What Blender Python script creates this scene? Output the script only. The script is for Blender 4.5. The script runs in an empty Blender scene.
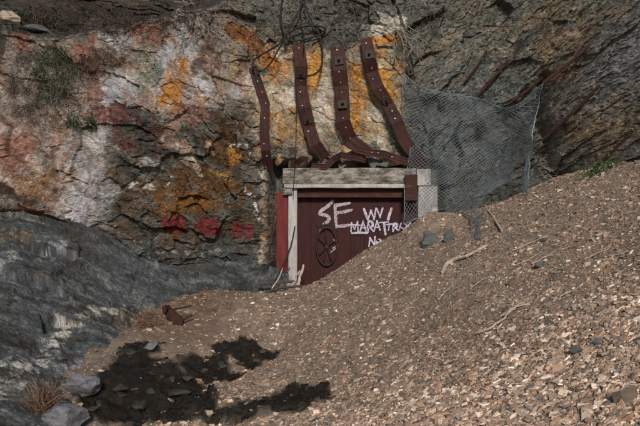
import bpy, bmesh, math, random
import numpy as np
from mathutils import Vector
R = math.radians
random.seed(7)
rng = np.random.default_rng(11)
scene = bpy.context.scene
COL = scene.collection

# ------------------------------------------------------------------ camera
CAM_Z = 1.65
FPX = 628.0                      # focal length in pixels of a 640 wide picture
cam_d = bpy.data.cameras.new('camera'); cam = bpy.data.objects.new('camera', cam_d); COL.objects.link(cam)
cam.location = (0, 0, CAM_Z); cam.rotation_euler = (R(90), 0, 0)
cam_d.sensor_width = 36; cam_d.lens = 36 * FPX / 640
cam_d.clip_start = 0.05; cam_d.clip_end = 500
scene.camera = cam

# ------------------------------------------------------------------ sky, sun, exposure
SUN_EL, SUN_AZ = 30.0, 177.0       # azimuth clockwise from +Y: behind the camera, a little to the right
world = bpy.data.worlds.new('World'); scene.world = world; world.use_nodes = True
wn = world.node_tree.nodes; wl = world.node_tree.links
sky = wn.new('ShaderNodeTexSky'); sky.sky_type = 'NISHITA'; sky.sun_disc = False
sky.sun_elevation = R(SUN_EL); sky.sun_rotation = R(SUN_AZ)
bg = wn['Background']; bg.inputs['Strength'].default_value = 0.055
wl.new(sky.outputs[0], bg.inputs['Color'])
sun_d = bpy.data.lights.new('sun', 'SUN'); sun = bpy.data.objects.new('sun', sun_d); COL.objects.link(sun)
sun_d.energy = 2.6; sun_d.angle = R(9); sun_d.color = (1.0, 0.91, 0.80)
sdir = Vector((math.sin(R(SUN_AZ)) * math.cos(R(SUN_EL)), math.cos(R(SUN_AZ)) * math.cos(R(SUN_EL)), math.sin(R(SUN_EL))))
sun.rotation_euler = sdir.to_track_quat('Z', 'Y').to_euler(); sun.location = sdir * 30
vs = scene.view_settings
vs.view_transform = 'Standard'; vs.look = 'None'; vs.exposure = 0.32; vs.gamma = 1.0; vs.use_curve_mapping = False

# ------------------------------------------------------------------ numeric helpers
def at(px, py, Y):
    return np.array([(px - 320) / FPX * Y, Y, CAM_Z + (213 - py) / FPX * Y])

def _h(ix, iy, iz, seed):
    with np.errstate(over='ignore'):
        n = ix.astype(np.int64).astype(np.uint32) * np.uint32(374761393) + iy.astype(np.int64).astype(np.uint32) * np.uint32(668265263) + iz.astype(np.int64).astype(np.uint32) * np.uint32(1442695041) + np.uint32((seed * 974634777) & 0xffffffff)
        n = (n ^ (n >> np.uint32(13))) * np.uint32(1274126177)
        n = (n ^ (n >> np.uint32(16))) * np.uint32(2246822519)
        n = n ^ (n >> np.uint32(15))
    return n * (1.0 / 4294967295.0)

def vnoise(x, y, z, seed=0):
    x, y, z = np.broadcast_arrays(np.asarray(x, float), np.asarray(y, float), np.asarray(z, float))
    ix, iy, iz = np.floor(x), np.floor(y), np.floor(z)
    fx, fy, fz = x - ix, y - iy, z - iz
    fx = fx * fx * (3 - 2 * fx); fy = fy * fy * (3 - 2 * fy); fz = fz * fz * (3 - 2 * fz)
    ix = ix.astype(np.int64); iy = iy.astype(np.int64); iz = iz.astype(np.int64)
    r = 0
    for a in (0, 1):
        wx = fx if a else 1 - fx
        for b in (0, 1):
            wy = fy if b else 1 - fy
            for c in (0, 1):
                wz = fz if c else 1 - fz
                r = r + wx * wy * wz * _h(ix + a, iy + b, iz + c, seed)
    return r * 2 - 1

def fbm(x, y, z, octv=4, seed=0, gain=0.5):
    a, s, t = 1.0, 0.0, 0.0
    for o in range(octv):
        s = s + a * vnoise(x, y, z, seed + o * 17); t += a
        x = x * 2.03 + 3.1; y = y * 2.03 + 1.7; z = z * 2.03 + 5.3; a *= gain
    return s / t

def voro(x, y, seed, off=1.1, tilt=3.4):
    """piecewise planar blocks: value of the nearest cell's own tilted plane, its id hash, distance to its edge"""
    ix, iy = np.floor(x), np.floor(y); zero = np.zeros_like(ix)
    best = np.full(x.shape, 1e9); val = np.zeros(x.shape); cid = np.zeros(x.shape); sec = np.full(x.shape, 1e9)
    for a in (-1, 0, 1):
        for b in (-1, 0, 1):
            jx, jy = ix + a, iy + b
            h1 = _h(jx, jy, zero, seed); h2 = _h(jx, jy, zero, seed + 1); h4 = _h(jx, jy, zero, seed + 3)
            dx = x - jx - h1; dy = y - jy - h2
            d = dx * dx + dy * dy
            m = d < best
            sec = np.where(m, best, np.minimum(sec, d))
            v = (h4 - .5) * off + dx * (h1 * 41.3 % 1 - .5) * tilt + dy * (h2 * 71.7 % 1 - .5) * tilt
            best = np.where(m, d, best); val = np.where(m, v, val); cid = np.where(m, h4, cid)
    return val, cid, np.sqrt(sec) - np.sqrt(best)

def tps(P, V, lam=0.01):
    P = np.array(P, float); V = np.array(V, float); n = len(P)
    def k(d2): return 0.5 * d2 * np.log(d2 + 1e-9)
    d2 = ((P[:, None] - P[None]) ** 2).sum(-1)
    A = np.zeros((n + 3, n + 3)); A[:n, :n] = k(d2) + lam * np.eye(n)
    A[:n, n] = 1; A[:n, n + 1:] = P; A[n, :n] = 1; A[n + 1:, :n] = P.T
    w = np.linalg.solve(A, np.concatenate([V, np.zeros(3)]))
    def f(x, y):
        r = w[n] + w[n + 1] * x + w[n + 2] * y
        for i in range(n):
            r = r + w[i] * k((x - P[i, 0]) ** 2 + (y - P[i, 1]) ** 2)
        return r
    return f

def sstep(a, b, x):
    t = np.clip((x - a) / (b - a), 0, 1); return t * t * (3 - 2 * t)

def polydist(x, z, pts):
    d = np.full(np.shape(x), 1e9)
    for (ax, az), (bx, bz) in zip(pts[:-1], pts[1:]):
        vx, vz = bx - ax, bz - az; L = vx * vx + vz * vz + 1e-12
        t = np.clip(((x - ax) * vx + (z - az) * vz) / L, 0, 1)
        d = np.minimum(d, np.hypot(x - ax - t * vx, z - az - t * vz))
    return d

# ------------------------------------------------------------------ the shape of the cliff  Y = F(X, Z)
CP = [(0, 0, 8.3), (0, 100, 8.0), (0, 215, 7.6), (0, 300, 7.9), (0, 426, 8.0), (75, 385, 8.4), (80, 300, 8.3), (70, 228, 8.1),
      (80, 100, 8.5), (80, 0, 8.9), (150, 335, 9.0), (118, 345, 8.7), (200, 295, 9.7), (150, 268, 8.8), (150, 150, 9.0), (150, 50, 9.3), (220, 285, 9.75), (220, 220, 9.5),
      (220, 120, 9.7), (220, 20, 10.0), (266, 285, 9.95), (266, 220, 10.0), (266, 150, 10.05), (270, 60, 10.3), (330, 140, 10.25), (330, 60, 10.3),
      (400, 140, 10.2), (350, 15, 10.3), (440, 170, 10.25), (440, 60, 10.2), (445, 210, 10.3), (400, 20, 10.2), (480, 200, 10.5), (480, 100, 10.2),
      (520, 150, 10.1), (520, 30, 9.8), (560, 170, 9.5), (600, 100, 8.9), (640, 150, 8.4), (640, 0, 8.3), (600, 20, 8.7)]
pts3 = [at(*p) for p in CP]
P2 = [(p[0], p[2]) for p in pts3]; V2 = [p[1] for p in pts3]
for x, z, y in [(-9, 0, 4.9), (-9, 3, 5.0), (-9, 8, 6.5), (-4, 8, 9.6), (0, 8, 11.4), (4, 8, 10.6), (9, 8, 7.5), (9, 3, 6.0), (9, 0, 5.5), (-.5, -.6, 10.1), (0.5, 0.5, 10.4),
                (1.5, 1, 10.4), (3, .5, 10.2), (-2.9, -.5, 8.5), (-1.5, -.6, 9.4), (4.5, .5, 8.6)]:
    P2.append((x, z)); V2.append(y)
F0 = tps(P2, V2, 0.02)

def xz(*pp):
    """points of the wall named by where they are seen, turned into wall coordinates (X, Z) in metres"""
    out = []
    for px, py in pp:
        Y = 8.5
        for _ in range(12):
            p = at(px, py, Y); Y = .5 * Y + .5 * float(np.clip(F0(p[0], p[2]), 3, 13))
        p = at(px, py, Y); out.append((p[0], p[2]))
    return out

UNDERCUT = xz((-30, 212), (0, 215), (35, 216), (60, 226), (75, 232), (105, 240), (130, 256), (150, 264), (200, 262), (255, 262))
CRACK = xz((550, 75), (541, 110), (548, 150), (560, 172), (582, 181))
CRACKL = xz((57, 150), (53, 170), (56, 200))
RIB = xz((225, 40), (250, 75), (262, 120), (266, 190), (262, 280))
LEDGE = xz((-120, 40), (0, 33), (60, 40), (110, 32), (150, 20), (190, 16), (230, 4))
LX = np.array([p[0] for p in LEDGE]); LZ = np.array([p[1] for p in LEDGE])

SMOOTH = [(*xz((50, 130))[0], .82, 1.2), (*xz((150, 65))[0], 1.4, .68), (*xz((330, 100))[0], 1.25, .95)]
def slabmask(X, Z):
    ux = np.array([p[0] for p in UNDERCUT]); uz = np.array([p[1] for p in UNDERCUT])
    top = np.interp(X, ux, uz)
    return sstep(0.03, -0.06, Z - top + 0.05 * fbm(X * 3, X * 0, Z * 3, 3, 91)) * sstep(-.55, -.8, X)

def ledgemask(X, Z):
    zl = np.interp(X, LX, LZ) + .1 * fbm(X * 2.2, 0 * X, Z * 2, 3, 33)
    return np.where(X < -.9, np.clip(Z - zl, 0, None), 0) * sstep(-.9, -1.5, X)

def F(X, Z, extras=None):
    X = np.asarray(X, float); Z = np.asarray(Z, float)
    Y0 = np.clip(F0(X, Z), 3, 14)
    slab = slabmask(X, Z); led = ledgemask(X, Z)
    wx = X + .10 * fbm(X * .9, Y0 * .9, Z * .9, 3, 5); wz = Z + .10 * fbm(X * .9, Y0 * .9, Z * .9, 3, 6)
    right = wx + .25 * (wz - 3) > 1.75
    ang = np.where(slab > .5, R(24), np.where(right, R(44), R(-32)))
    ca, sa = np.cos(ang), np.sin(ang)
    e = .04
    gx_ = (F0(X + e, Z) - F0(X - e, Z)) / (2 * e); gz_ = (F0(X, Z + e) - F0(X, Z - e)) / (2 * e)
    ln = np.clip(np.sqrt(1 + gx_ ** 2 + gz_ ** 2), 1, 3.2)
    wt = wz + .8 * (Y0 - 8) * (slab > .5)
    u = wx * ca + wt * sa; v = -wx * sa + wt * ca
    v = v + .03 * fbm(u * 1.6, Y0 * 0, v * 1.6, 2, 7)
    ju = .05 * fbm(u * 6, v * 6, 0 * u, 3, 43); jv = .05 * fbm(u * 6, v * 6, 0 * u, 3, 44)
    a1, id1, e1 = voro((u + ju) / np.where(right, .95, .66), (v + jv) / np.where(right, .40, .50), 101, .9, 3.6)
    k = 1 - .55 * slab
    big = fbm(X * .7, Y0 * .7, Z * .7, 3, 21)
    kp = 1 - .5 * np.maximum.reduce([sstep(1.15, .8, np.hypot((X - c[0]) / c[2], (Z - c[1]) / c[3])) for c in SMOOTH])
    Y1 = -.20 * big - .085 * a1 * k * kp * np.where(right, 1.35, 1)
    Y1 = Y1 + (.05 + .10 * sstep(-2.2, -2.9, X)) * np.exp(-(polydist(X, Z, UNDERCUT) / .06) ** 2)
    cr = polydist(X + .06 * fbm(X * 4, Z * 4, 0 * X, 3, 23), Z + .06 * fbm(X * 4, Z * 4, 0 * X, 3, 24), CRACK)
    Y1 = Y1 + .26 * np.exp(-(cr / .06) ** 2)
    bx = np.array([p[0] for p in CRACK]); bz = np.array([p[1] for p in CRACK])
    ci = np.interp(Z, bz[::-1], bx[::-1])
    Y1 = Y1 - .17 * sstep(0.0, .5, X - ci) * sstep(2.1, 2.3, Z) * sstep(4.0, 3.0, Z) * sstep(1.5, .7, X - ci)
    Y1 = Y1 + .08 * np.exp(-(polydist(X, Z, CRACKL) / .03) ** 2) - .14 * np.exp(-(polydist(X, Z, RIB) / .14) ** 2)
    Y1 = Y1 + led * 1.15 - .04 * np.exp(-((led - .06) / .07) ** 2) * (led > 0)
    Yc = Y0 + Y1
    u = u + .7 * Y1; v = v + .5 * Y1
    a2, id2, e2 = voro((u + ju) / np.where(right, .34, .22), (v + jv) / np.where(right, .12, .15), 211)
    a3, id3, e3 = voro((u + .5 * ju) / .095, (v + .5 * jv) / np.where(right, .042, .06), 307)
    a4, id4, e4 = voro(u / .042, v / .027, 411)
    fol = fbm(u * 2.2, Yc * 2, v * 26, 3, 41)
    rough = fbm(X * 7, Yc * 7, Z * 7, 5, 51, .6)
    d_ = -.030 * a2 * k * kp * np.where(right, .75, 1) - .0135 * a3 * (1 - .3 * slab) * kp - .007 * a4 * kp - .008 * fol - .034 * rough * (.6 + .4 * kp)
    Y = Yc + ln * d_
    # the opening: wall trimmed back behind the timber frame
    inside = sstep(-.85, -.72, X) * sstep(2.08, 1.93, X) * sstep(2.55, 2.36, Z)
    Y = np.where(inside > 0, Y * (1 - inside) + np.maximum(Y, 10.5) * inside, Y)
    if extras is not None:
        dv = np.where(inside > 0, 0, d_)
        extras.update(dv=dv, nrm=(gx_ / ln, -1 / ln, gz_ / ln), Yv=np.where(inside > 0, Y, Yc), Y0=Y0, slab=slab, led=led, right=right, u=u, v=v, id1=id1, id2=id2, id3=id3, id4=id4, fol=fol, rough=rough, e1=e1, e2=e2)
    return Y

# ------------------------------------------------------------------ the shape of the ground  Z = G(X, Y)
GP = [(-.66, 10.3, .36), (-.33, 10.3, .40), (.6, 10.3, .95), (1.56, 10.3, 1.46), (1.95, 10.2, 1.62), (2.7, 10.2, 1.70), (3.33, 9.4, 2.10), (4.28, 8.4, 2.38), (6, 8, 3.0),
      (8, 7, 3.7), (0, 0, 0), (0, 4.8, .06), (1.4, 2.8, .66), (2.5, 2, 1.15), (4, 4, 1.85), (4, 6, 2.05), (5, 1, 2.3), (-.6, 7.4, .12), (-1.75, 5, -.02), (-1.70, 8.9, .54), (-2.14, 7.9, .36), (-2.23, 7.0, .25), (-2.28, 6.1, .14), (-2.2, 5.3, .06), (-2.2, 4.8, .0),
      (-1.2, 9.6, .42), (-3, 4, -.12), (-3, 0, -.25), (.5, 7.5, .6), (1.5, 8, 1.1), (2.5, 7, 1.5), (0, -3, 0), (4, -3, 1.5), (-4, -3, -.3), (-4, 7, .1),
      (-6, 4, -.3), (0, 12, .6), (4, 12, 2.6), (-4, 12, 0)]
G0 = tps([(p[0], p[1]) for p in GP], [p[2] for p in GP], 0.05)
GUL = [(-.15, 8.0), (-.6, 7.3), (-1.1, 6.4), (-1.7, 5.3), (-2.0, 4.3), (-2.1, 2.5)]

def wetmask0(x, y): return np.zeros(np.shape(x))
def G(x, y):
    x = np.asarray(x, float); y = np.asarray(y, float)
    z = G0(np.clip(x, -7, 8.5), np.clip(y, -3.5, 12))
    d = polydist(x + .12 * fbm(x * 2, y * 2, 0 * x, 3, 61), y, GUL)
    z = z - .16 * np.exp(-(d / (.30)) ** 2) * sstep(8.2, 6.8, y)
    wmm = wetmask0(x, y)
    z = z + wmm * (.050 * voro(x / .24 + y * .6, y / .2 - x * .4, 901)[0] + .022 * voro(x / .07, y / .08, 907)[0] + .05 * fbm(x * 8, y * 8, 0 * x, 5, 911, .65)) if np.any(wmm > 0) else z
    z = z + .20 * np.exp(-((x - 1.62) / .34) ** 2 - ((y - 9.55) / .32) ** 2)          # heap against the door post
    z = z + .05 * fbm(x * 1.3, y * 1.3, 0 * x, 4, 71) + .022 * fbm(x * 6 + y * 2, y * 4 - x * 1.5, 0 * x, 4, 81) + .012 * fbm(x * 22, y * 22, 0 * x, 2, 83)
    return z

WET = [  # soaked black silt in the gully: (px, py, rx, ry) as seen, made metric below
    (258, 349, 26, 9), (236, 359, 30, 10), (208, 371, 34, 10), (185, 381, 30, 10), (132, 370, 30, 22), (108, 404, 40, 28), (165, 402, 42, 20), (138, 350, 16, 8), (255, 410, 60, 14), (215, 415, 60, 14), (300, 392, 20, 5)]
def ground_hit(px, py):
    Y = np.linspace(1.2, 11, 500); X = (px - 320) / FPX * Y; Z = CAM_Z + (213 - py) / FPX * Y
    below = Z <= G(X, Y)
    i = int(np.argmax(below)) if below.any() else len(Y) - 1
    return np.array([X[i], Y[i], float(G(X[i], Y[i]))])
WETM = []
for px, py, rx, ry in WET:
    c = ground_hit(px, py); n = ground_hit(px, py + ry)
    WETM.append((c[0], c[1], rx / FPX * c[1], max(.12, abs(n[1] - c[1]))))
def wetmask(x, y):
    wx = x + .22 * fbm(x * 3, y * 3, 0 * x, 4, 131); wy = y + .3 * fbm(x * 3, y * 3, 0 * x, 4, 141)
    m = np.zeros(np.shape(x))
    for cx, cy, rx, ry in WETM:
        m = np.maximum(m, 1.25 - np.hypot((wx - cx) / rx, (wy - cy) / ry))
    m = m + .22 * fbm(x * 11, y * 11, 0 * x, 4, 151, .7)
    return sstep(.0, .40, m)

wetmask0 = wetmask

# ------------------------------------------------------------------ the bare slab at the foot of the left face  Z = H(X, Y)
HP = [at(*p) for p in [(200, 299, 8.8), (150, 324, 7.8), (118, 348, 6.9), (80, 380, 5.9), (40, 424, 4.85), (0, 300, 6.4), (80, 300, 7.2), (40, 350, 6.0), (0, 360, 5.5), (140, 290, 8.2), (0, 250, 7.1), (70, 242, 7.95), (0, 222, 7.5),
      (110, 252, 8.3), (150, 270, 8.7), (220, 277, 9.4), (220, 266, 9.6), (262, 288, 9.8), (262, 266, 10.0), (-60, 300, 5.9), (-60, 222, 7.0), (-60, 426, 4.3)]]
HP = [tuple(p) for p in HP] + [(-6, 4, .9), (-6, 2, .6), (-4, 3, .4), (-3, 3, -.05), (-2.4, 2, -.35), (-1.6, 4.5, -.25), (-1.4, 6.5, -.2), (-1.1, 8.2, .1), (-.5, 9.3, .2), (-4, 8.1, 1.9), (-3.2, 8.6, 1.7), (-2.4, 9.3, 1.2), (-1.4, 10.1, .95)]
H0 = tps([(p[0], p[1]) for p in HP], [p[2] for p in HP], 0.03)
def H(x, y, extras=None):
    x = np.asarray(x, float); y = np.asarray(y, float)
    z0 = H0(x, y); wx = x + .12 * fbm(x * 1.2, y * 1.2, z0, 3, 805); wy = y + .12 * fbm(x * 1.2, y * 1.2, z0, 3, 806)
    ca, sa = math.cos(R(38)), math.sin(R(38)); u = wx * ca + wy * sa; v = -wx * sa + wy * ca
    b1, i1, _ = voro(u / .8, v / .36, 811, .35, 2.4); b2, i2, ee = voro(u / .26, v / .13, 821, .5, 2.6); b3, i3, _ = voro(u / .09, v / .05, 831, .6, 2.6); b4, i4, _ = voro(u / .04, v / .025, 841, .6, 2)
    z = z0 + .10 * fbm(x * 1.1, y * 1.1, z0, 3, 851) + .075 * b1 + .026 * b2 + .011 * b3 + .004 * b4 + .03 * fbm(x * 6, y * 6, z0 * 6, 5, 861, .6)
    if extras is not None: extras.update(u=u, v=v, ee=ee, i2=i2, i3=i3, i4=i4)
    return z

# ------------------------------------------------------------------ materials
MATS = {}
def mat(name, col=(.5, .5, .5), rough=.8, metal=0, spec=.3):
    m = bpy.data.materials.new(name); m.use_nodes = True
    b = m.node_tree.nodes['Principled BSDF']
    b.inputs['Base Color'].default_value = (*col, 1); b.inputs['Roughness'].default_value = rough
    b.inputs['Metallic'].default_value = metal; b.inputs['Specular IOR Level'].default_value = spec
    MATS[name] = m; return m
def N(m, t): return m.node_tree.nodes.new(t)
def L(m, a, b): m.node_tree.links.new(a, b)
def bsdf(m): return m.node_tree.nodes['Principled BSDF']
def texco(m, scale=(1, 1, 1), rot=(0, 0, 0), src='Object'):
    tc = N(m, 'ShaderNodeTexCoord'); mp = N(m, 'ShaderNodeMapping')
    mp.inputs['Scale'].default_value = scale; mp.inputs['Rotation'].default_value = rot
    L(m, tc.outputs[src], mp.inputs['Vector']); return mp.outputs[0]
def noise(m, vec, scale, detail=6, rough=.6):
    n = N(m, 'ShaderNodeTexNoise'); n.inputs['Scale'].default_value = scale; n.inputs['Detail'].default_value = detail
    n.inputs['Roughness'].default_value = rough; L(m, vec, n.inputs['Vector']); return n.outputs['Fac']
def ramp(m, fac, stops):
    r = N(m, 'ShaderNodeValToRGB'); e = r.color_ramp.elements
    while len(e) < len(stops): e.new(.5)
    for el, (p, c) in zip(e, stops):
        el.position = p; el.color = (*c, 1) if len(c) == 3 else c
    L(m, fac, r.inputs[0]); return r.outputs[0]
def mixc(m, mode, fac, a, b):
    x = N(m, 'ShaderNodeMix'); x.data_type = 'RGBA'; x.blend_type = mode
    for s, v in ((x.inputs[0], fac), (x.inputs[6], a), (x.inputs[7], b)):
        if hasattr(v, 'links') or hasattr(v, 'is_linked'): L(m, v, s)
        elif isinstance(v, (int, float)): s.default_value = v
        else: s.default_value = (*v, 1)
    return x.outputs[2]
def bump(m, h, strength=.5, dist=.01, prev=None):
    b = N(m, 'ShaderNodeBump'); b.inputs['Strength'].default_value = strength; b.inputs['Distance'].default_value = dist
    L(m, h, b.inputs['Height'])
    if prev is not None: L(m, prev, b.inputs['Normal'])
    return b.outputs[0]
def attr(m, name):
    a = N(m, 'ShaderNodeAttribute'); a.attribute_name = name; return a

# rock: mineral colours come with the mesh (attribute), grain from noise
m = mat('cliff_rock', rough=.82, spec=.25)
ca = attr(m, 'mineral'); wa = attr(m, 'damp')
n1 = noise(m, texco(m, (1, 1, 1)), 46, 6, .72)
n2 = noise(m, texco(m, (14, 14, 60), (0, R(-20), 0)), 1.6, 6, .65)
v1 = ramp(m, n1, [(.30, (.52, .52, .53)), (.52, (1, 1, 1)), (.74, (1.45, 1.42, 1.38))])
c1 = mixc(m, 'MULTIPLY', 1, ca.outputs['Color'], v1)
v2 = ramp(m, n2, [(.32, (.62, .62, .62)), (.55, (1.05, 1.05, 1.05)), (.8, (1.35, 1.33, 1.3))])
c2 = mixc(m, 'MULTIPLY', .8, c1, v2)
L(m, c2, bsdf(m).inputs['Base Color'])
rr = N(m, 'ShaderNodeMapRange'); rr.inputs[3].default_value = .86; rr.inputs[4].default_value = .42
L(m, wa.outputs['Fac'], rr.inputs[0]); L(m, rr.outputs[0], bsdf(m).inputs['Roughness'])
bb = bump(m, n1, .75, .02); bb = bump(m, n2, .6, .02, bb); L(m, bb, bsdf(m).inputs['Normal'])

m = mat('scree_soil', rough=.9)
ca = attr(m, 'soil'); wa = attr(m, 'damp')
n1 = noise(m, texco(m), 60, 7, .75)
v1 = ramp(m, n1, [(.3, (.45, .44, .42)), (.52, (1, 1, 1)), (.72, (1.6, 1.5, 1.4))])
L(m, mixc(m, 'MULTIPLY', 1, ca.outputs['Color'], v1), bsdf(m).inputs['Base Color'])
rr = N(m, 'ShaderNodeMapRange'); rr.inputs[3].default_value = .92; rr.inputs[4].default_value = .08
L(m, wa.outputs['Fac'], rr.inputs[0]); L(m, rr.outputs[0], bsdf(m).inputs['Roughness'])
L(m, bump(m, n1, .9, .02), bsdf(m).inputs['Normal'])

m = mat('chip_stone', rough=.85, spec=.25)
ca = attr(m, 'tint')
n1 = noise(m, texco(m), 70, 4, .7)
v1 = ramp(m, n1, [(.3, (.6, .6, .6)), (.52, (1, 1, 1)), (.75, (1.3, 1.28, 1.25))])
L(m, mixc(m, 'MULTIPLY', 1, ca.outputs['Color'], v1), bsdf(m).inputs['Base Color'])
L(m, bump(m, n1, .5, .006), bsdf(m).inputs['Normal'])

def stone_mat(name, a, b, scale=9, rough=.8):
    m = mat(name, a, rough)
    vec = texco(m, (1, 1, 2.4), (R(20), R(25), 0))
    n = noise(m, vec, scale, 8, .7)
    L(m, ramp(m, n, [(.32, a), (.68, b)]), bsdf(m).inputs['Base Color'])
    L(m, bump(m, n, .7, .03), bsdf(m).inputs['Normal']); return m
stone_mat('grey_stone', (.05, .055, .055), (.15, .155, .15))
stone_mat('brown_stone', (.10, .075, .055), (.24, .19, .15))
stone_mat('buff_stone', (.27, .205, .15), (.50, .42, .34), 14)
stone_mat('pink_stone', (.28, .17, .12), (.44, .31, .24), 14)
stone_mat('pale_stone', (.07, .073, .082), (.24, .243, .27), 13)
stone_mat('wet_stone', (.012, .012, .011), (.06, .055, .045), 8, .3)
stone_mat('ochre_stone', (.22, .12, .06), (.5, .34, .22), 9)

m = mat('rusty_steel', rough=.75, metal=.0, spec=.35)
vec = texco(m)
n = noise(m, vec, 6, 9, .75); nf = noise(m, vec, 70, 4, .6)
c = ramp(m, n, [(.32, (.009, .005, .005)), (.44, (.026, .008, .006)), (.56, (.052, .0135, .010)), (.66, (.028, .010, .008)), (.78, (.11, .042, .022))])
c = mixc(m, 'MULTIPLY', .6, c, ramp(m, nf, [(.3, (.45, .4, .4)), (.7, (1.3, 1.2, 1.1))]))
L(m, c, bsdf(m).inputs['Base Color']); L(m, bump(m, nf, .4, .004), bsdf(m).inputs['Normal'])
m = mat('dark_iron', (.016, .012, .011), .65)
n = noise(m, texco(m), 30, 5); L(m, ramp(m, n, [(.35, (.010, .008, .008)), (.7, (.05, .026, .018))]), bsdf(m).inputs['Base Color'])
m = mat('rust_rod', rough=.9)
n = noise(m, texco(m), 14, 7, .7); L(m, ramp(m, n, [(.32, (.025, .012, .009)), (.6, (.062, .027, .018)), (.8, (.11, .06, .04))]), bsdf(m).inputs['Base Color'])
mat('bright_bolt', (.34, .32, .31), .45, .3)
mat('black_cable', (.016, .012, .011), .6)
mat('galvanised_wire', (.18, .22, .25), .5, .35, .5)
m = mat('red_paint', rough=.7)
vec = texco(m, (1, 1, .35)); n = noise(m, vec, 11, 8, .72); nf = noise(m, texco(m, (1, 1, .12)), 60, 4, .6)
c = ramp(m, n, [(.28, (.008, .0035, .0035)), (.42, (.025, .0042, .0042)), (.58, (.044, .006, .006)), (.74, (.028, .008, .007))])
c = mixc(m, 'MULTIPLY', .5, c, ramp(m, nf, [(.3, (.6, .6, .6)), (.65, (1.15, 1.1, 1.1))]))
L(m, c, bsdf(m).inputs['Base Color']); L(m, bump(m, nf, .35, .004), bsdf(m).inputs['Normal'])
m = mat('red_board_paint', rough=.7)
n = noise(m, texco(m, (1, 1, .3)), 10, 8, .7); L(m, ramp(m, n, [(.28, (.05, .009, .009)), (.5, (.12, .016, .015)), (.75, (.17, .04, .034))]), bsdf(m).inputs['Base Color'])
m = mat('weathered_white_wood', rough=.85)
vec = texco(m, (.8, 1, 2.2)); n = noise(m, vec, 5, 9, .78); nf = noise(m, texco(m, (.4, 1, 8)), 14, 5, .6)
c = ramp(m, n, [(.36, (.03, .027, .02)), (.46, (.10, .09, .07)), (.56, (.30, .28, .26)), (.72, (.48, .46, .44))])
c = mixc(m, 'MULTIPLY', .6, c, ramp(m, nf, [(.35, (.5, .47, .44)), (.6, (1.1, 1.1, 1.1))]))
L(m, c, bsdf(m).inputs['Base Color']); L(m, bump(m, nf, .4, .006), bsdf(m).inputs['Normal'])
m = mat('white_post_paint', rough=.75)
n = noise(m, texco(m, (1, 1, .25)), 12, 8, .72); L(m, ramp(m, n, [(.26, (.09, .065, .05)), (.40, (.30, .285, .285)), (.7, (.50, .49, .49))]), bsdf(m).inputs['Base Color'])
m = mat('dark_header', rough=.85)
n = noise(m, texco(m, (.4, 1, 2)), 10, 8, .7); L(m, ramp(m, n, [(.3, (.018, .012, .010)), (.55, (.06, .02, .016)), (.75, (.10, .075, .055))]), bsdf(m).inputs['Base Color'])
def spray(name, col, lo):
    m = mat(name, col, .6)
    n = noise(m, texco(m), 38, 5, .7); L(m, ramp(m, n, [(.34, lo), (.52, col)]), bsdf(m).inputs['Base Color'])
spray('spray_white', (.38, .36, .375), (.08, .035, .035))
spray('spray_lilac', (.50, .48, .60), (.12, .06, .08))
spray('spray_black', (.010, .010, .012), (.03, .016, .016))
m = mat('rock_red_paint', rough=.8)
n = noise(m, texco(m), 22, 7, .7); L(m, ramp(m, n, [(.28, (.05, .03, .028)), (.42, (.12, .02, .021)), (.7, (.18, .03, .032))]), bsdf(m).inputs['Base Color'])
def leafmat(name, a, b):
    m = mat(name, a, .7, spec=.25); at_ = attr(m, 'rnd'); L(m, ramp(m, at_.outputs['Fac'], [(0, a), (1, b)]), bsdf(m).inputs['Base Color'])
leafmat('green_grass', (.04, .07, .035), (.13, .165, .09))
leafmat('vivid_leaf', (.025, .06, .015), (.07, .12, .035))
leafmat('dry_grass', (.11, .065, .045), (.27, .18, .13))
leafmat('brown_litter', (.025, .02, .016), (.11, .08, .06))
leafmat('grey_straw', (.06, .05, .042), (.24, .20, .17))
m = mat('pale_root', rough=.9); n = noise(m, texco(m), 20, 5); L(m, ramp(m, n, [(.35, (.13, .12, .105)), (.65, (.36, .335, .30))]), bsdf(m).inputs['Base Color'])
m = mat('dark_root', rough=.9); n = noise(m, texco(m), 20, 5); L(m, ramp(m, n, [(.35, (.03, .025, .02)), (.65, (.10, .08, .065))]), bsdf(m).inputs['Base Color'])
m = mat('bleached_stick', rough=.85); n = noise(m, texco(m), 25, 5); L(m, ramp(m, n, [(.35, (.30, .235, .19)), (.65, (.56, .48, .41))]), bsdf(m).inputs['Base Color'])

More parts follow.
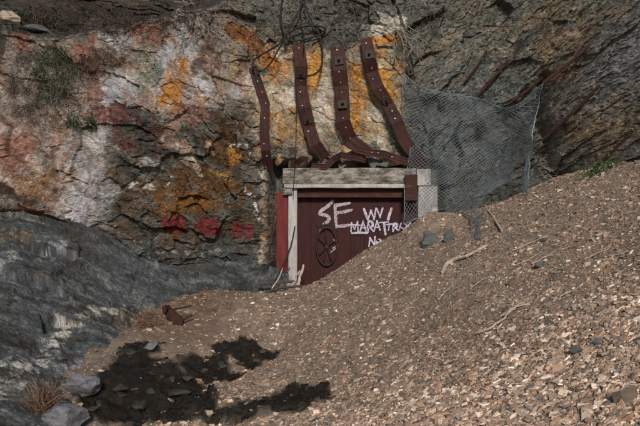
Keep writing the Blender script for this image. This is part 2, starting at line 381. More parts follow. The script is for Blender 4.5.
# ------------------------------------------------------------------ object helpers
def tag(o, label=None, cat=None, group=None, kind=None):
    if label: o['label'] = label
    if cat: o['category'] = cat
    if group: o['group'] = group
    if kind: o['kind'] = kind
    return o
def empty(name, loc, label=None, cat=None, group=None):
    o = bpy.data.objects.new(name, None); o.empty_display_size = .1; COL.objects.link(o); o.location = tuple(map(float, loc))
    return tag(o, label, cat, group)
def wloc(o):
    p = np.zeros(3)
    while o is not None:
        p = p + np.array(o.location); o = o.parent
    return p
def mk(name, V, Fc, material, parent=None, smooth=False, attrs=None, org=None):
    V = np.asarray(V, float)
    if parent is not None: o0 = wloc(parent)
    elif org is not None: o0 = np.array(org, float)
    else: o0 = np.array([V[:, 0].mean(), V[:, 1].mean(), V[:, 2].min()])
    me = bpy.data.meshes.new(name)
    Fa = Fc if isinstance(Fc, np.ndarray) else None
    if Fa is not None:
        k = Fa.shape[1]
        me.vertices.add(len(V)); me.vertices.foreach_set('co', (V - o0).astype(np.float32).ravel())
        me.loops.add(Fa.size); me.loops.foreach_set('vertex_index', Fa.astype(np.int32).ravel())
        me.polygons.add(len(Fa)); me.polygons.foreach_set('loop_start', np.arange(0, Fa.size, k, dtype=np.int32))
        me.polygons.foreach_set('loop_total', np.full(len(Fa), k, dtype=np.int32))
        me.update(calc_edges=True)
    else:
        me.from_pydata((V - o0).tolist(), [], Fc)
    me.polygons.foreach_set('use_smooth', np.full(len(me.polygons), smooth))
    for an, (tp, data) in (attrs or {}).items():
        a = me.attributes.new(an, tp, 'POINT')
        if tp == 'FLOAT_COLOR':
            d = np.ones((len(V), 4), np.float32); d[:, :3] = data; a.data.foreach_set('color', d.ravel())
        else: a.data.foreach_set('value', np.asarray(data, np.float32).ravel())
    me.materials.append(MATS[material])
    me.validate(); me.update()
    o = bpy.data.objects.new(name, me); COL.objects.link(o)
    if parent is not None: o.parent = parent
    else: o.location = o0.tolist()
    return o
def join(parts):
    V, Fc, n = [], [], 0
    for v, f in parts:
        V.append(np.asarray(v, float)); Fc += [tuple(i + n for i in q) for q in f]; n += len(v)
    return np.concatenate(V), Fc
def tube(pts, rad, sides=6, cap=True):
    P = np.array(pts, float); n = len(P); rad = np.broadcast_to(np.asarray(rad, float), (n,))
    T = np.gradient(P, axis=0); T /= np.linalg.norm(T, axis=1)[:, None] + 1e-12
    up = np.array([0, 0, 1.]) if abs(T[0][2]) < .9 else np.array([1., 0, 0])
    a = np.cross(T[0], up); a /= np.linalg.norm(a); V = []
    for i in range(n):
        a = a - T[i] * a.dot(T[i]); a /= np.linalg.norm(a) + 1e-12; b = np.cross(T[i], a)
        for k in range(sides):
            t = 2 * math.pi * k / sides; V.append(P[i] + rad[i] * (math.cos(t) * a + math.sin(t) * b))
    Fc = [(i * sides + k, i * sides + (k + 1) % sides, (i + 1) * sides + (k + 1) % sides, (i + 1) * sides + k) for i in range(n - 1) for k in range(sides)]
    if cap: Fc += [tuple(reversed(range(sides))), tuple(range((n - 1) * sides, n * sides))]
    return np.array(V), Fc
def spline(pts, per=8):
    P = np.array(pts, float); out = []
    Q = np.vstack([2 * P[0] - P[1], P, 2 * P[-1] - P[-2]])
    for i in range(1, len(Q) - 2):
        for t in np.linspace(0, 1, per, endpoint=False):
            p0, p1, p2, p3 = Q[i - 1], Q[i], Q[i + 1], Q[i + 2]
            out.append(.5 * (2 * p1 + (p2 - p0) * t + (2 * p0 - 5 * p1 + 4 * p2 - p3) * t * t + (3 * p1 - p0 - 3 * p2 + p3) * t ** 3))
    out.append(P[-1]); return np.array(out)
def box(x0, x1, y0, y1, z0, z1, wob=0, seg=1, bev=.008):
    """a board: bevelled box, optionally cut along its long side and made a little uneven"""
    bm = bmesh.new(); bmesh.ops.create_cube(bm, size=1)
    for v in bm.verts:
        v.co = ((v.co.x + .5) * (x1 - x0) + x0, (v.co.y + .5) * (y1 - y0) + y0, (v.co.z + .5) * (z1 - z0) + z0)
    if seg > 1:
        dims = [x1 - x0, y1 - y0, z1 - z0]; ax = dims.index(max(dims))
        ed = [e for e in bm.edges if abs((e.verts[0].co - e.verts[1].co)[ax]) > .5 * dims[ax]]
        bmesh.ops.subdivide_edges(bm, edges=ed, cuts=seg - 1)
    sharp = [e for e in bm.edges if len(e.link_faces) == 2 and e.calc_face_angle(0) > .5]
    if bev: bmesh.ops.bevel(bm, geom=sharp, offset=bev, segments=1, affect='EDGES')
    for v in bm.verts:
        if wob: v.co += Vector((random.uniform(-wob, wob), random.uniform(-wob, wob), random.uniform(-wob, wob)))
    bm.verts.index_update()
    V = np.array([v.co[:] for v in bm.verts]); Fc = [tuple(v.index for v in f.verts) for f in bm.faces]; bm.free()
    return V, Fc
_ico = {}
def ico(sub):
    if sub not in _ico:
        bm = bmesh.new(); bmesh.ops.create_icosphere(bm, subdivisions=sub, radius=1); bm.verts.index_update()
        _ico[sub] = (np.array([v.co[:] for v in bm.verts]), np.array([[v.index for v in f.verts] for f in bm.faces])); bm.free()
    return _ico[sub]
def rockmesh(seed, sub=3, cuts=10, size=(1, 1, .7), depth=(.45, .8), n=.05):
    r = np.random.default_rng(seed); V, Fc = ico(sub); V = V.copy()
    for _ in range(cuts):
        d = r.normal(size=3); d /= np.linalg.norm(d); h = r.uniform(*depth)
        s = V @ d; V = V - np.outer(np.clip(s - h, 0, None), d)
    V = V + V * (n * fbm(V[:, 0] * 2.5 + seed, V[:, 1] * 2.5, V[:, 2] * 2.5, 4, seed % 997))[:, None] * 2
    V /= np.abs(V).max(0); return V * np.array(size), Fc

# ------------------------------------------------------------------ cliff mesh
def spaced(parts):
    a = [parts[0][0]]
    for lo, hi, st in parts:
        k = max(1, int(round((hi - lo) / st))); a += list(np.linspace(lo, hi, k + 1)[1:])
    return np.array(a)
xs = spaced([(-12, -7, .25), (-7, -5.0, .06), (-5.0, 5.3, .0145), (5.3, 7, .06), (7, 12, .25)])
# rows follow the wall's own profile so that the sloping slab is sampled as finely as the steep face
zf = spaced([(-.8, 5.4, .02), (5.4, 9.5, .1)]); nz = 540; nx = len(xs)
AX, AZ = np.meshgrid(xs, zf); AY = np.clip(F0(AX, AZ), 3, 14)
wgt = np.where(zf[1:] > 5.4, .2, np.where(zf[1:] < -.15, .15, 1.0))[:, None]
arc = np.vstack([np.zeros((1, nx)), np.cumsum(np.hypot(np.diff(AZ, axis=0), np.clip(np.diff(AY, axis=0), -.08, .08)) * wgt, axis=0)])
ZZ = np.stack([np.interp(np.linspace(0, arc[-1, c], nz), arc[:, c], zf) for c in range(nx)], 1)
XX = np.repeat(xs[None], nz, 0); ex = {}
YY = F(XX, ZZ, ex)
gxl = np.arange(-8, 8.01, .03); gzl = np.arange(-.6, 6.5, .03)
YL = F(*np.meshgrid(gxl, gzl))
def Fg(x, z):
    """depth of the finished wall at (x, z)"""
    x = np.atleast_1d(np.clip(x, gxl[0], gxl[-1] - 1e-6)); z = np.atleast_1d(np.clip(z, gzl[0], gzl[-1] - 1e-6))
    a = (x - gxl[0]) / .03; b = (z - gzl[0]) / .03; i = np.clip(a.astype(int), 0, len(gxl) - 2); j = np.clip(b.astype(int), 0, len(gzl) - 2); a = a - i; b = b - j
    return (YL[j, i] * (1 - a) + YL[j, i + 1] * a) * (1 - b) + (YL[j + 1, i] * (1 - a) + YL[j + 1, i + 1] * a) * b
def cliff_hit(px, py):
    Y = np.linspace(3.5, 13, 1600); X = (px - 320) / FPX * Y; Z = CAM_Z + (213 - py) / FPX * Y
    b = Y >= Fg(X, Z)
    if px < 290 and py > 200: b = b | ((Z <= H(X, Y)) & (X < -.55))
    i = int(np.argmax(b)) if b.any() else len(Y) - 1
    return np.array([X[i], Y[i], Z[i]])

def blend(base, col, m): return base * (1 - m[..., None]) + np.array(col)[None, None] * m[..., None] if np.ndim(col) == 1 else base * (1 - m[..., None]) + col * m[..., None]
Y0, slab, led, right = YY, ex['slab'], ex['led'], ex['right']
WX = XX + .16 * fbm(XX * 2.3, Y0 * 2.3, ZZ * 2.3, 5, 401, .6); WZ = ZZ + .16 * fbm(XX * 2.3, Y0 * 2.3, ZZ * 2.3, 5, 451, .6)
pn = fbm(XX * 5, Y0 * 5, ZZ * 5, 5, 501, .65); pn2 = fbm(XX * 1.6, Y0 * 1.6, ZZ * 1.6, 4, 541)
pn4 = fbm(XX * 34, Y0 * 34, ZZ * 34, 3, 591, .7)
pn3 = fbm(XX * 13, Y0 * 13, ZZ * 13, 4, 581, .7)
strk = fbm(ex['u'] * 2.5, Y0 * 2, ex['v'] * 18, 4, 561, .6)
CELL = .75 * (ex['id2'] - .5) + .55 * (ex['id3'] - .5) + .35 * (ex['id4'] - .5)
def blob(px, py, rx, ry, ang=0, soft=.45, patch=0.0, nz_=None):
    (cx, cz), (ex_, _), (_, ez_) = xz((px, py), (px + rx, py), (px, py - ry))
    a = max(abs(ex_ - cx), rx / FPX * 8.5); b = max(abs(ez_ - cz), ry / FPX * 7)
    dx, dz = WX - cx, WZ - cz; c, s = math.cos(R(ang)), math.sin(R(ang))
    d = np.hypot((dx * c + dz * s) / a, (-dx * s + dz * c) / b)
    d = d + patch * (pn if nz_ is None else nz_) * 1.5 + CELL * (.6 + .6 * patch)
    m = sstep(1 + soft * .45, 1 - soft * .45, d)
    return m
C = np.empty(XX.shape + (3,)); C[:] = (.105, .105, .092)
C = blend(C, (.14, .125, .105), sstep(-.15, .3, pn2) * .7)
C = blend(C, (.09, .105, .10), sstep(0, .4, strk) * .6)
# right hand schist: brown-green bands, ochre layers, greyer streaked corner
C = blend(C, (.19, .16, .125), np.where(right, sstep(.18, .42, strk + .35 * pn2), 0) * .75)
C = np.where(right[..., None], C * 1.18, C)
for b in [(555, 38, 22, 7, 28), (590, 30, 30, 8, 35), (530, 20, 26, 9, 10), (575, 70, 20, 6, 40), (560, 130, 18, 14, 40), (590, 125, 20, 24, 40), (545, 60, 9, 18, 0)]:
    C = blend(C, (.23, .175, .115), blob(*b, .8, .6) * .6)
C = blend(C, (.17, .18, .185), blob(622, 60, 22, 55, -25, .6, .5, strk) * .85)
C = blend(C, (.135, .15, .15), blob(470, 130, 58, 66, 0, .6, .3) * .75)
C = blend(C, (.36, .27, .24), blob(572, 31, 14, 4, 15, .3, .3) * .8)
# left face: pale pinkish, cream and lilac-grey rock
for b in [(60, 110, 74, 74, 0), (130, 72, 72, 50, -10), (196, 68, 56, 60, -30), (62, 190, 32, 36, 0), (25, 170, 34, 40, 0)]:
    C = blend(C, (.30, .255, .23), blob(*b, .5, .25) * .9)
C = blend(C, (.22, .20, .185), sstep(.05, .4, pn2) * blob(120, 90, 110, 70, 0, .5) * .7)
C = blend(C, (.24, .145, .115), sstep(.05, .45, pn) * blob(90, 110, 110, 90, 0, .5) * .8)
for b in [(177, 55, 21, 32, -12), (121, 86, 16, 22, 0), (112, 40, 12, 9, 0), (205, 85, 12, 26, -30), (240, 85, 9, 12, 0)]:
    C = blend(C, (.34, .345, .365), blob(*b, .7, .35) * .9)
for b in [(167, 78, 6, 17, -6), (179, 84, 7, 22, -8), (166, 96, 7, 11, 0), (184, 64, 4, 10, -20), (176, 108, 6, 14, 0)]:
    C = blend(C, (.40, .20, .055), blob(*b, .8, .9, pn3) * .6)
    C = blend(C, (.40, .19, .055), blob(b[0], b[1], b[2] * .7, b[3] * .8, b[4], .6, 1.5, pn3 * .6 + pn4 * .6) * .7)
for b in [(84, 50, 6, 12, 0), (99, 88, 5, 10, 0), (135, 32, 7, 8, 0), (14, 40, 4, 6, 0), (185, 112, 8, 8, 0), (33, 205, 12, 10, 0), (152, 35, 8, 9, 0), (60, 180, 5, 22, 0), (12, 150, 10, 20, 0)]:
    C = blend(C, (.24, .10, .065), blob(b[0], b[1], b[2] * 1.3, b[3] * 1.3, b[4], .9, .8, pn3) * .7)
for b in [(57, 203, 12, 14, 0), (25, 185, 16, 12, 0), (48, 190, 8, 24, 0)]:
    C = blend(C, (.28, .16, .085), blob(*b, .9, .9, pn3) * .7)
C = blend(C, (.03, .028, .026), blob(15, 196, 26, 4, -15, .4, .4) * .85)
for b in [(138, 62, 8, 18, 0), (150, 70, 10, 12, 0), (148, 50, 6, 8, 0)]:
    C = blend(C, (.15, .17, .13), blob(*b, .9, .8, pn3) * .65)
# streaks between the pale face and the portal
for b in [(228, 60, 8, 40, -30), (245, 120, 9, 50, -15), (215, 45, 7, 22, -30)]:
    C = blend(C, (.28, .25, .22), blob(*b, .45, .35) * .8)
for b in [(206, 52, 5, 24, -25), (214, 70, 4, 16, -20)]:
    C = blend(C, (.15, .075, .05), blob(*b, .9, 1.1, pn3) * .65)
C = blend(C, (.31, .25, .15), blob(233, 62, 4, 20, -18, .8, .9, pn3) * .7)
# dark mottled schist with rust, bottom of the left face
dark = np.maximum.reduce([blob(162, 180, 60, 56, 0, .22, .18), blob(130, 130, 32, 26, 0, .25, .2), blob(215, 160, 44, 48, 0, .22, .15), blob(190, 225, 78, 42, 0, .25, .15), blob(122, 226, 24, 26, 0, .25, .2), blob(248, 235, 26, 42, 0, .3, .15)])
C = blend(C, (.070, .068, .058), dark)
C = blend(C, (.11, .075, .05), dark * sstep(-.05, .3, pn + .3 * pn3) * .8)
C = blend(C, (.13, .13, .12), dark * sstep(.05, .35, strk) * .75)
C = blend(C, (.10, .045, .040), dark * blob(135, 130, 40, 24, 0, .5) * sstep(-.1, .3, pn) * .9)
for b in [(226, 142, 20, 20, 0, (.10, .058, .03)), (245, 125, 12, 22, 0, (.07, .045, .028)), (185, 195, 36, 12, 0, (.15, .075, .03)), (205, 178, 30, 10, 0, (.13, .07, .032)), (172, 238, 8, 16, 0, (.14, .075, .03)),
          (215, 205, 18, 8, 0, (.16, .09, .04)), (185, 205, 22, 9, 0, (.17, .085, .03)), (232, 186, 16, 8, -20, (.13, .06, .025)), (110, 118, 14, 12, 0, (.15, .05, .04)), (150, 265, 40, 4, 8, (.15, .10, .06))]:
    C = blend(C, b[5], blob(*b[:5], .9, .8, pn3 * .6 + pn * .5) * .9)
for b in [(233, 155, 4, 8, 0, (.48, .25, .07)), (210, 145, 4, 5, 0, (.5, .30, .22)), (180, 147, 14, 7, -20, (.36, .24, .19)), (190, 160, 10, 6, -30, (.40, .34, .27)), (175, 125, 5, 12, -20, (.34, .22, .18)), (222, 172, 8, 5, -20, (.34, .2, .09)),
          (206, 98, 10, 8, 0, (.3, .26, .23)), (196, 118, 10, 9, -20, (.27, .16, .13)), (150, 168, 9, 6, 0, (.27, .26, .24))]:
    C = blend(C, b[5], blob(*b[:5], .35, .5, pn3) * .85)
for b in [(82, 190, 20, 44, -10), (98, 148, 12, 30, -10), (72, 165, 12, 26, 0), (92, 214, 12, 12, 0)]:
    C = blend(C, (.36, .345, .345), blob(*b, .9, .3) * .9)
C = blend(C, (.43, .425, .455), blob(86, 198, 8, 30, -8, .9, .5) * .8)
C = blend(C, (.33, .27, .22), blob(70, 175, 5, 30, 0, .6, .4) * .6)
C = blend(C, (.095, .104, .106), np.maximum(blob(205, 255, 66, 12, 0, .9, .8), blob(130, 250, 34, 12, -20, .9, .8)) * .8)
# quartz bits and veins
def vein(pp, w, col, thr=-.1, amt=.95):
    global C
    d = polydist(WX, WZ, xz(*pp)); C = blend(C, col, sstep(w * 1.1, w * .8, d + w * 1.1 * CELL) * sstep(thr, thr + .10, pn3 + .25 * CELL) * amt)
vein([(170, 140), (190, 158), (200, 170), (207, 186)], .05, (.45, .42, .37), .0)
vein([(243, 186), (252, 200), (258, 215)], .04, (.55, .53, .5), -.1)
vein([(232, 143), (248, 148), (254, 160)], .035, (.55, .52, .48), .05)
vein([(100, 192), (140, 188), (150, 190)], .035, (.5, .5, .48), .05)
vein([(255, 130), (263, 160), (268, 190), (264, 250), (268, 280)], .08, (.36, .31, .25), -.15, .8)
vein([(190, 22), (222, 40), (250, 90), (262, 130)], .05, (.34, .31, .28), -.05, .7)
vein([(150, 257), (200, 255), (232, 246)], .03, (.42, .38, .33), .0, .8)
vein([(100, 142), (170, 172), (150, 200)], .02, (.4, .4, .38), .1, .8)
vein([(100, 215), (135, 240), (160, 235)], .03, (.36, .34, .31), .1, .8)
# orange and cream wall above the portal
op = np.maximum.reduce([blob(320, 110, 62, 50, 0, .3, .2), blob(285, 60, 42, 26, -25, .35, .25), blob(375, 90, 30, 62, 0, .3, .2), blob(272, 110, 22, 40, 0, .4, .2)])
C = blend(C, (.33, .285, .215), op * .95)
C = blend(C, (.20, .19, .17), op * sstep(.1, .4, pn2 + .4 * pn) * .8)
C = blend(C, (.38, .22, .095), op * sstep(.0, .34, pn + .4 * pn3) * .8)
C = blend(C, (.46, .43, .38), op * sstep(.1, .36, -pn) * .7)
for b in [(255, 44, 20, 10, -25, (.27, .13, .06)), (236, 34, 12, 8, -30, (.21, .10, .05)), (382, 88, 12, 22, 0, (.48, .235, .05)), (315, 70, 8, 16, 0, (.46, .24, .07)), (360, 88, 8, 26, 0, (.42, .20, .05)), (278, 70, 14, 12, 0, (.38, .2, .09)),
          (396, 130, 10, 12, 0, (.13, .13, .10)), (285, 125, 8, 22, 0, (.36, .23, .11)), (270, 62, 10, 10, 0, (.40, .18, .06)), (353, 120, 6, 18, 0, (.4, .2, .06))]:
    C = blend(C, b[5], blob(*b[:5], .5, .45) * .85)
for b in [(255, 80, 11, 12, 0), (345, 135, 10, 8, 0), (326, 100, 6, 26, 0), (290, 95, 8, 12, 0), (378, 108, 10, 7, 0)]:
    C = blend(C, (.47, .44, .40), blob(*b, .4, .35) * .8)
for b in [(383, 26, 16, 12, 0), (374, 16, 8, 5, 0), (400, 26, 8, 10, 0)]:
    C = blend(C, (.52, .50, .45), blob(*b, .3, .3) * .95)
C = blend(C, (.47, .22, .06), blob(382, 40, 18, 4, 0, .4, .4) * .9)
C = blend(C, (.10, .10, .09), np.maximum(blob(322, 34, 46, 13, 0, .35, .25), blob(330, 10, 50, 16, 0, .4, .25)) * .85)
# slab of blue-grey rock
sc_ = np.empty_like(C); sc_[:] = (.088, .098, .102)
sc_ = blend(sc_, (.052, .058, .058), sstep(.0, .4, pn2) * .8)
sc_ = blend(sc_, (.125, .135, .14), sstep(.08, .35, strk) * .7)
sc_ = blend(sc_, (.12, .095, .08), sstep(.15, .5, pn) * .5)
C = blend(C, sc_, slab)
# dark soil and humus above the lip of the left face
ld = sstep(.0, .10, led)
so = np.empty_like(C); so[:] = (.045, .038, .031)
so = blend(so, (.09, .065, .048), sstep(.05, .35, pn) * .8)
so = blend(so, (.07, .09, .09), sstep(.2, .4, pn2) * .6)
C = blend(C, so, ld * .92)
C = blend(C, (.05, .04, .03), blob(95, 62, 16, 14, 0, .5, .3) * .7)
lum0 = C.mean(-1); pz = sstep(.16, .26, lum0)
seep = fbm(WX * 5.5 + WZ * 3.2, Y0 * 1.5, WZ * 1.1 - WX * .5, 4, 597, .62)
C = blend(C, (.27, .15, .085), pz * sstep(.10, .38, seep + .35 * pn3) * .6)
C = blend(C, (.16, .14, .125), pz * sstep(.12, .36, -seep + .3 * pn4) * .6)
crk = .8 * sstep(.08, .02, ex['e2'] + .07 * pn3) * sstep(.0, .2, pn + .3 * pn2)
C = blend(C, (.055, .045, .037), crk * .75)
lum = C.mean(-1); fl = 1 - .6 * sstep(.2, .34, lum)
vst = fbm(WX * 8 + WZ * 4.4, Y0 * 2, WZ * 1.6 - WX * .7, 4, 595, .65)
C *= (1 + sstep(.17, .30, lum) * (.20 + .70 * vst))[..., None]
C *= (1 + .8 * fl * sstep(.18, .45, pn4) - .45 * fl * sstep(.15, .42, -pn4))[..., None]
C *= (1 + .30 * np.clip(strk, -1, 1) + .30 * (ex['id2'] - .5) + .40 * (ex['id3'] - .5) + .34 * (ex['id4'] - .5) + .25 * pn3)[..., None]
g_ = C.mean(-1, keepdims=True); C = np.clip(g_ + (C - g_) * 1.15, .012, .75)
damp = np.clip(slab * .55 + dark * .25 + right * .2, 0, 1)

sm_ = (slab > .02)[..., None]       # the sloping slab is roughened along its own normal, the walls straight outwards
VERT = np.stack([XX, YY, ZZ], -1)
VS = np.stack([XX - ex['nrm'][0] * ex['dv'], ex['Yv'] - ex['nrm'][1] * ex['dv'], ZZ - ex['nrm'][2] * ex['dv']], -1)
VERT = VERT * (1 - slab[..., None]) + VS * slab[..., None]
idx = np.arange(nx * nz).reshape(nz, nx)
quads = np.stack([idx[:-1, :-1], idx[:-1, 1:], idx[1:, 1:], idx[1:, :-1]], -1)
cx_ = .25 * (XX[:-1, :-1] + XX[1:, 1:]) * 2; cz_ = .5 * (ZZ[:-1, :-1] + ZZ[1:, 1:])
cx_ = .5 * (XX[:-1, :-1] + XX[1:, 1:])
hole = (cx_ > -.66) & (cx_ < 1.86) & (cz_ < 2.32)
cy_ = .5 * (YY[:-1, :-1] + YY[1:, 1:])
buried = (cz_ < 2.6) & (G0(np.clip(cx_, -7, 8.5), np.clip(cy_, -3.5, 12)) - .35 > cz_)
quads = quads[~buried].reshape(-1, 4)
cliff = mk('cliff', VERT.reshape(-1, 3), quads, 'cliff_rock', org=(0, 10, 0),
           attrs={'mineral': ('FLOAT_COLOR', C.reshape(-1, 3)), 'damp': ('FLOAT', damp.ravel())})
tag(cliff, 'mottled schist rock face stained orange and rust around the mine entrance', 'cliff', kind='structure')

xs2 = spaced([(-9, -4.8, .12), (-4.8, -.5, .0135)]); ys2 = spaced([(1.5, 4.1, .08), (4.1, 10.1, .0105)])
SX, SY = np.meshgrid(xs2, ys2); e2 = {}; SZ = H(SX, SY, e2)
q1 = fbm(SX * 5, SY * 5, SZ * 5, 5, 871, .65); q2 = fbm(SX * 1.5, SY * 1.5, SZ * 1.5, 4, 872); q3 = fbm(SX * 13, SY * 13, SZ * 13, 4, 873, .7); q4 = fbm(SX * 32, SY * 32, SZ * 32, 3, 874, .7)
qs = fbm(e2['u'] * 2.2, e2['v'] * 16, 0 * SX, 4, 875, .6); qc = .7 * (e2['i2'] - .5) + .6 * (e2['i3'] - .5) + .4 * (e2['i4'] - .5)
K = np.empty(SX.shape + (3,)); K[:] = (.088, .099, .104)
K = blend(K, (.060, .064, .062), sstep(-.05, .3, q2 + .3 * q1) * .8)
K = blend(K, (.15, .16, .16), sstep(.08, .3, qs) * .7)
K = blend(K, (.13, .10, .08), sstep(.12, .4, q1) * .55)
def slab_at(px, py):
    Y = np.linspace(3.5, 11, 900); X = (px - 320) / FPX * Y; Z = CAM_Z + (213 - py) / FPX * Y; b = Z <= H0(X, Y); i = int(np.argmax(b)); return X[i], Y[i]
def svein(pp, w, col, thr, amt=.95):
    global K
    d = polydist(SX + .10 * q1, SY + .14 * q1, [slab_at(*p) for p in pp]); K = blend(K, col, sstep(w * 1.15, w * .7, d + w * 1.0 * qc) * sstep(thr, thr + .12, q3 + .3 * qc) * amt)
svein([(-5, 395), (20, 374), (40, 357), (56, 338), (62, 318)], .075, (.50, .48, .45), -.06)
svein([(14, 392), (34, 374), (54, 352)], .045, (.42, .40, .37), .02)
svein([(0, 372), (30, 352), (48, 330)], .035, (.30, .32, .32), .05)
svein([(58, 332), (80, 317), (105, 311), (132, 312)], .055, (.42, .38, .31), .0)
svein([(94, 311), (112, 313)], .06, (.6, .58, .52), -.3)
svein([(40, 258), (64, 250)], .06, (.34, .35, .37), -.05)
svein([(-5, 266), (16, 257)], .07, (.34, .33, .32), -.05)
svein([(0, 240), (30, 243)], .08, (.20, .13, .07), -.05)
svein([(118, 332), (145, 317), (168, 306)], .10, (.30, .21, .15), -.15, .75)
svein([(60, 290), (110, 280), (150, 284)], .07, (.17, .175, .18), .05, .6)
svein([(200, 300), (210, 299)], .09, (.28, .29, .32), -.4, .8)
svein([(70, 372), (95, 362)], .14, (.24, .25, .29), -.3, .7)
K = blend(K, (.028, .028, .027), sstep(.09, .02, e2['ee'] + .08 * q3) * sstep(-.1, .15, q1) * .8)
K = blend(K, (.06, .055, .048), sstep(.1, .3, -qs + .3 * q2) * .6)
K *= (1 + .7 * sstep(.18, .45, q4) - .4 * sstep(.15, .42, -q4))[..., None] * (1 + .3 * qs + .5 * qc + .2 * q3)[..., None]
K = np.clip(K * np.array([.95, .97, .97]), .012, .75)
idx = np.arange(SX.size).reshape(SX.shape)
q = np.stack([idx[:-1, :-1], idx[:-1, 1:], idx[1:, 1:], idx[1:, :-1]], -1)
low = (G0(np.clip(SX, -7, 8.5), SY) - .30 > SZ)[:-1, :-1]
slabo = mk('bedrock_slab', np.stack([SX, SY, SZ], -1).reshape(-1, 3), q[~low].reshape(-1, 4), 'cliff_rock', org=(-3, 6, 0),
           attrs={'mineral': ('FLOAT_COLOR', K.reshape(-1, 3)), 'damp': ('FLOAT', np.full(SX.size, .35))})
tag(slabo, 'blue grey bedrock slab with white quartz streaks below the coloured face', 'rock', kind='structure')

# red squares sprayed on the rock: thin skins that follow the rock face
for (pp, sd) in [([(162, 217), (183, 216), (185, 233), (172, 234), (163, 229)], 1), ([(194, 219), (218, 220), (220, 239), (204, 236), (193, 233)], 2), ([(230, 223), (251, 224), (252, 243), (240, 240), (231, 241)], 3)]:
    Q = np.array(xz(*pp)); lo, hi = Q.min(0), Q.max(0)
    i0, i1 = np.searchsorted(xs, [lo[0] - .05, hi[0] + .05]); cm = ZZ[:, (i0 + i1) // 2]; j0, j1 = np.searchsorted(cm, [lo[1] - .12, hi[1] + .12])
    A, B, Yp = XX[j0:j1, i0:i1], ZZ[j0:j1, i0:i1], YY[j0:j1, i0:i1] - .006
    wA = A + .03 * fbm(A * 14, A * 0 + sd, B * 14, 3, 77); wB = B + .03 * fbm(A * 14, A * 0 + sd, B * 14, 3, 78)
    ins = np.ones(A.shape, bool)
    for i in range(len(Q)):
        a, b = Q[i], Q[(i + 1) % len(Q)]
        ins &= ((b[0] - a[0]) * (wB - a[1]) - (b[1] - a[1]) * (wA - a[0])) < 0
    ins &= (fbm(A * 20, A * 0 + sd, B * 20, 3, 99) + .5 * (ex['id3'][j0:j1, i0:i1] - .5)) < .36
    if sd == 3: ins &= np.abs(wA - (Q[:, 0].mean() + .02)) > .018
    id_ = np.arange(A.size).reshape(A.shape)
    q = np.stack([id_[:-1, :-1], id_[:-1, 1:], id_[1:, 1:], id_[1:, :-1]], -1)[ins[:-1, :-1]].reshape(-1, 4)
    used, inv = np.unique(q, return_inverse=True); pv = np.stack([A, Yp, B], -1).reshape(-1, 3)[used]; q = inv.reshape(-1, 4)
    o = mk('paint_patch', pv, q, 'rock_red_paint', cliff)
    o['label'] = 'faded red square sprayed on the rock'

# ------------------------------------------------------------------ ground mesh
gx = spaced([(-40, -10, 3), (-10, -4, .3), (-4, 6.0, .025), (6.0, 10, .3), (10, 40, 3)])
gy = spaced([(-40, -4, 3), (-4, 1.2, .2), (1.2, 10.7, .025), (10.7, 13, .3), (13, 40, 3)])
GX, GY = np.meshgrid(gx, gy); GZ = G(GX, GY)
wet = wetmask(GX, GY)
g1 = fbm(GX * 2, GY * 2, 0 * GX, 4, 601); g2 = fbm(GX * 9, GY * 9, 0 * GX, 4, 641)
S = np.empty(GX.shape + (3,)); S[:] = (.28, .22, .172)
S = blend(S, (.34, .265, .21), sstep(-.1, .3, g1) * .7); S = blend(S, (.17, .135, .105), sstep(.0, .35, g2) * .7)
S = blend(S, (.20, .13, .09), sstep(-1.0, -1.6, GX) * sstep(6.8, 7.5, GY) * .8)
S = blend(S, np.where((GY < 5.35)[..., None] & (GX > -1.3)[..., None], np.array([.036, .034, .029]), np.array([.008, .0072, .006])), wet * .96)
S = blend(S, (.05, .028, .012), wet * sstep(.25, .42, g2) * .5)
S = blend(S, (.03, .032, .026), wet * sstep(.2, .4, -g2) * .5)
idx = np.arange(GX.size).reshape(GX.shape)
q = np.stack([idx[:-1, :-1], idx[:-1, 1:], idx[1:, 1:], idx[1:, :-1]], -1).reshape(-1, 4)
ground = mk('ground', np.stack([GX, GY, GZ], -1).reshape(-1, 3), q, 'scree_soil', org=(0, 0, 0),
            attrs={'soil': ('FLOAT_COLOR', S.reshape(-1, 3)), 'damp': ('FLOAT', wet.ravel())}, smooth=True)
tag(ground, 'brown scree slope rising to the right with a wet gully at its foot', 'ground', kind='structure')

def gnormal(x, y):
    e = .06; zx = (G(x + e, y) - G(x - e, y)) / (2 * e); zy = (G(x, y + e) - G(x, y - e)) / (2 * e)
    n = np.stack([-zx, -zy, np.ones_like(zx)], -1); return n / np.linalg.norm(n, axis=-1, keepdims=True)

# loose chips: one sheet of many small slabs of stone
NCH = 132000
yy = rng.uniform(0, 1, NCH * 3); yy = 1.5 * (10.6 / 1.5) ** (yy ** .95)       # denser towards the foot of the slope
xx = rng.uniform(-.62, .62, NCH * 3) * yy
wm = wetmask(xx, yy)
cl = Fg(xx, G0(np.clip(xx, -7, 8.5), yy) + .02) - yy
keep = (cl > .03) & ((xx > -1.0) | (H0(xx, yy) < G0(xx, yy) + .06)) & (rng.uniform(size=xx.size) > .62 * sstep(.35, .9, wm)) & ~((xx < -1.15 - .12 * (8 - yy)) & (rng.uniform(size=xx.size) < .75))
xx, yy = xx[keep][:NCH], yy[keep][:NCH]; n = len(xx)
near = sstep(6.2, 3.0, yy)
sz = rng.lognormal(0, .5, n) * (.0056 + .00048 * yy + .0038 * near)
sz = np.clip(sz, .005, .028)
lx = sz * rng.uniform(.8, 1.7, n); ly = sz * rng.uniform(.55, 1.0, n); lz = sz * rng.uniform(.16, .42, n)
base = np.array([[-1, -1, -1], [1, -1, -1], [1, 1, -1], [-1, 1, -1], [-1, -1, 1], [1, -1, 1], [1, 1, 1], [-1, 1, 1]], float)
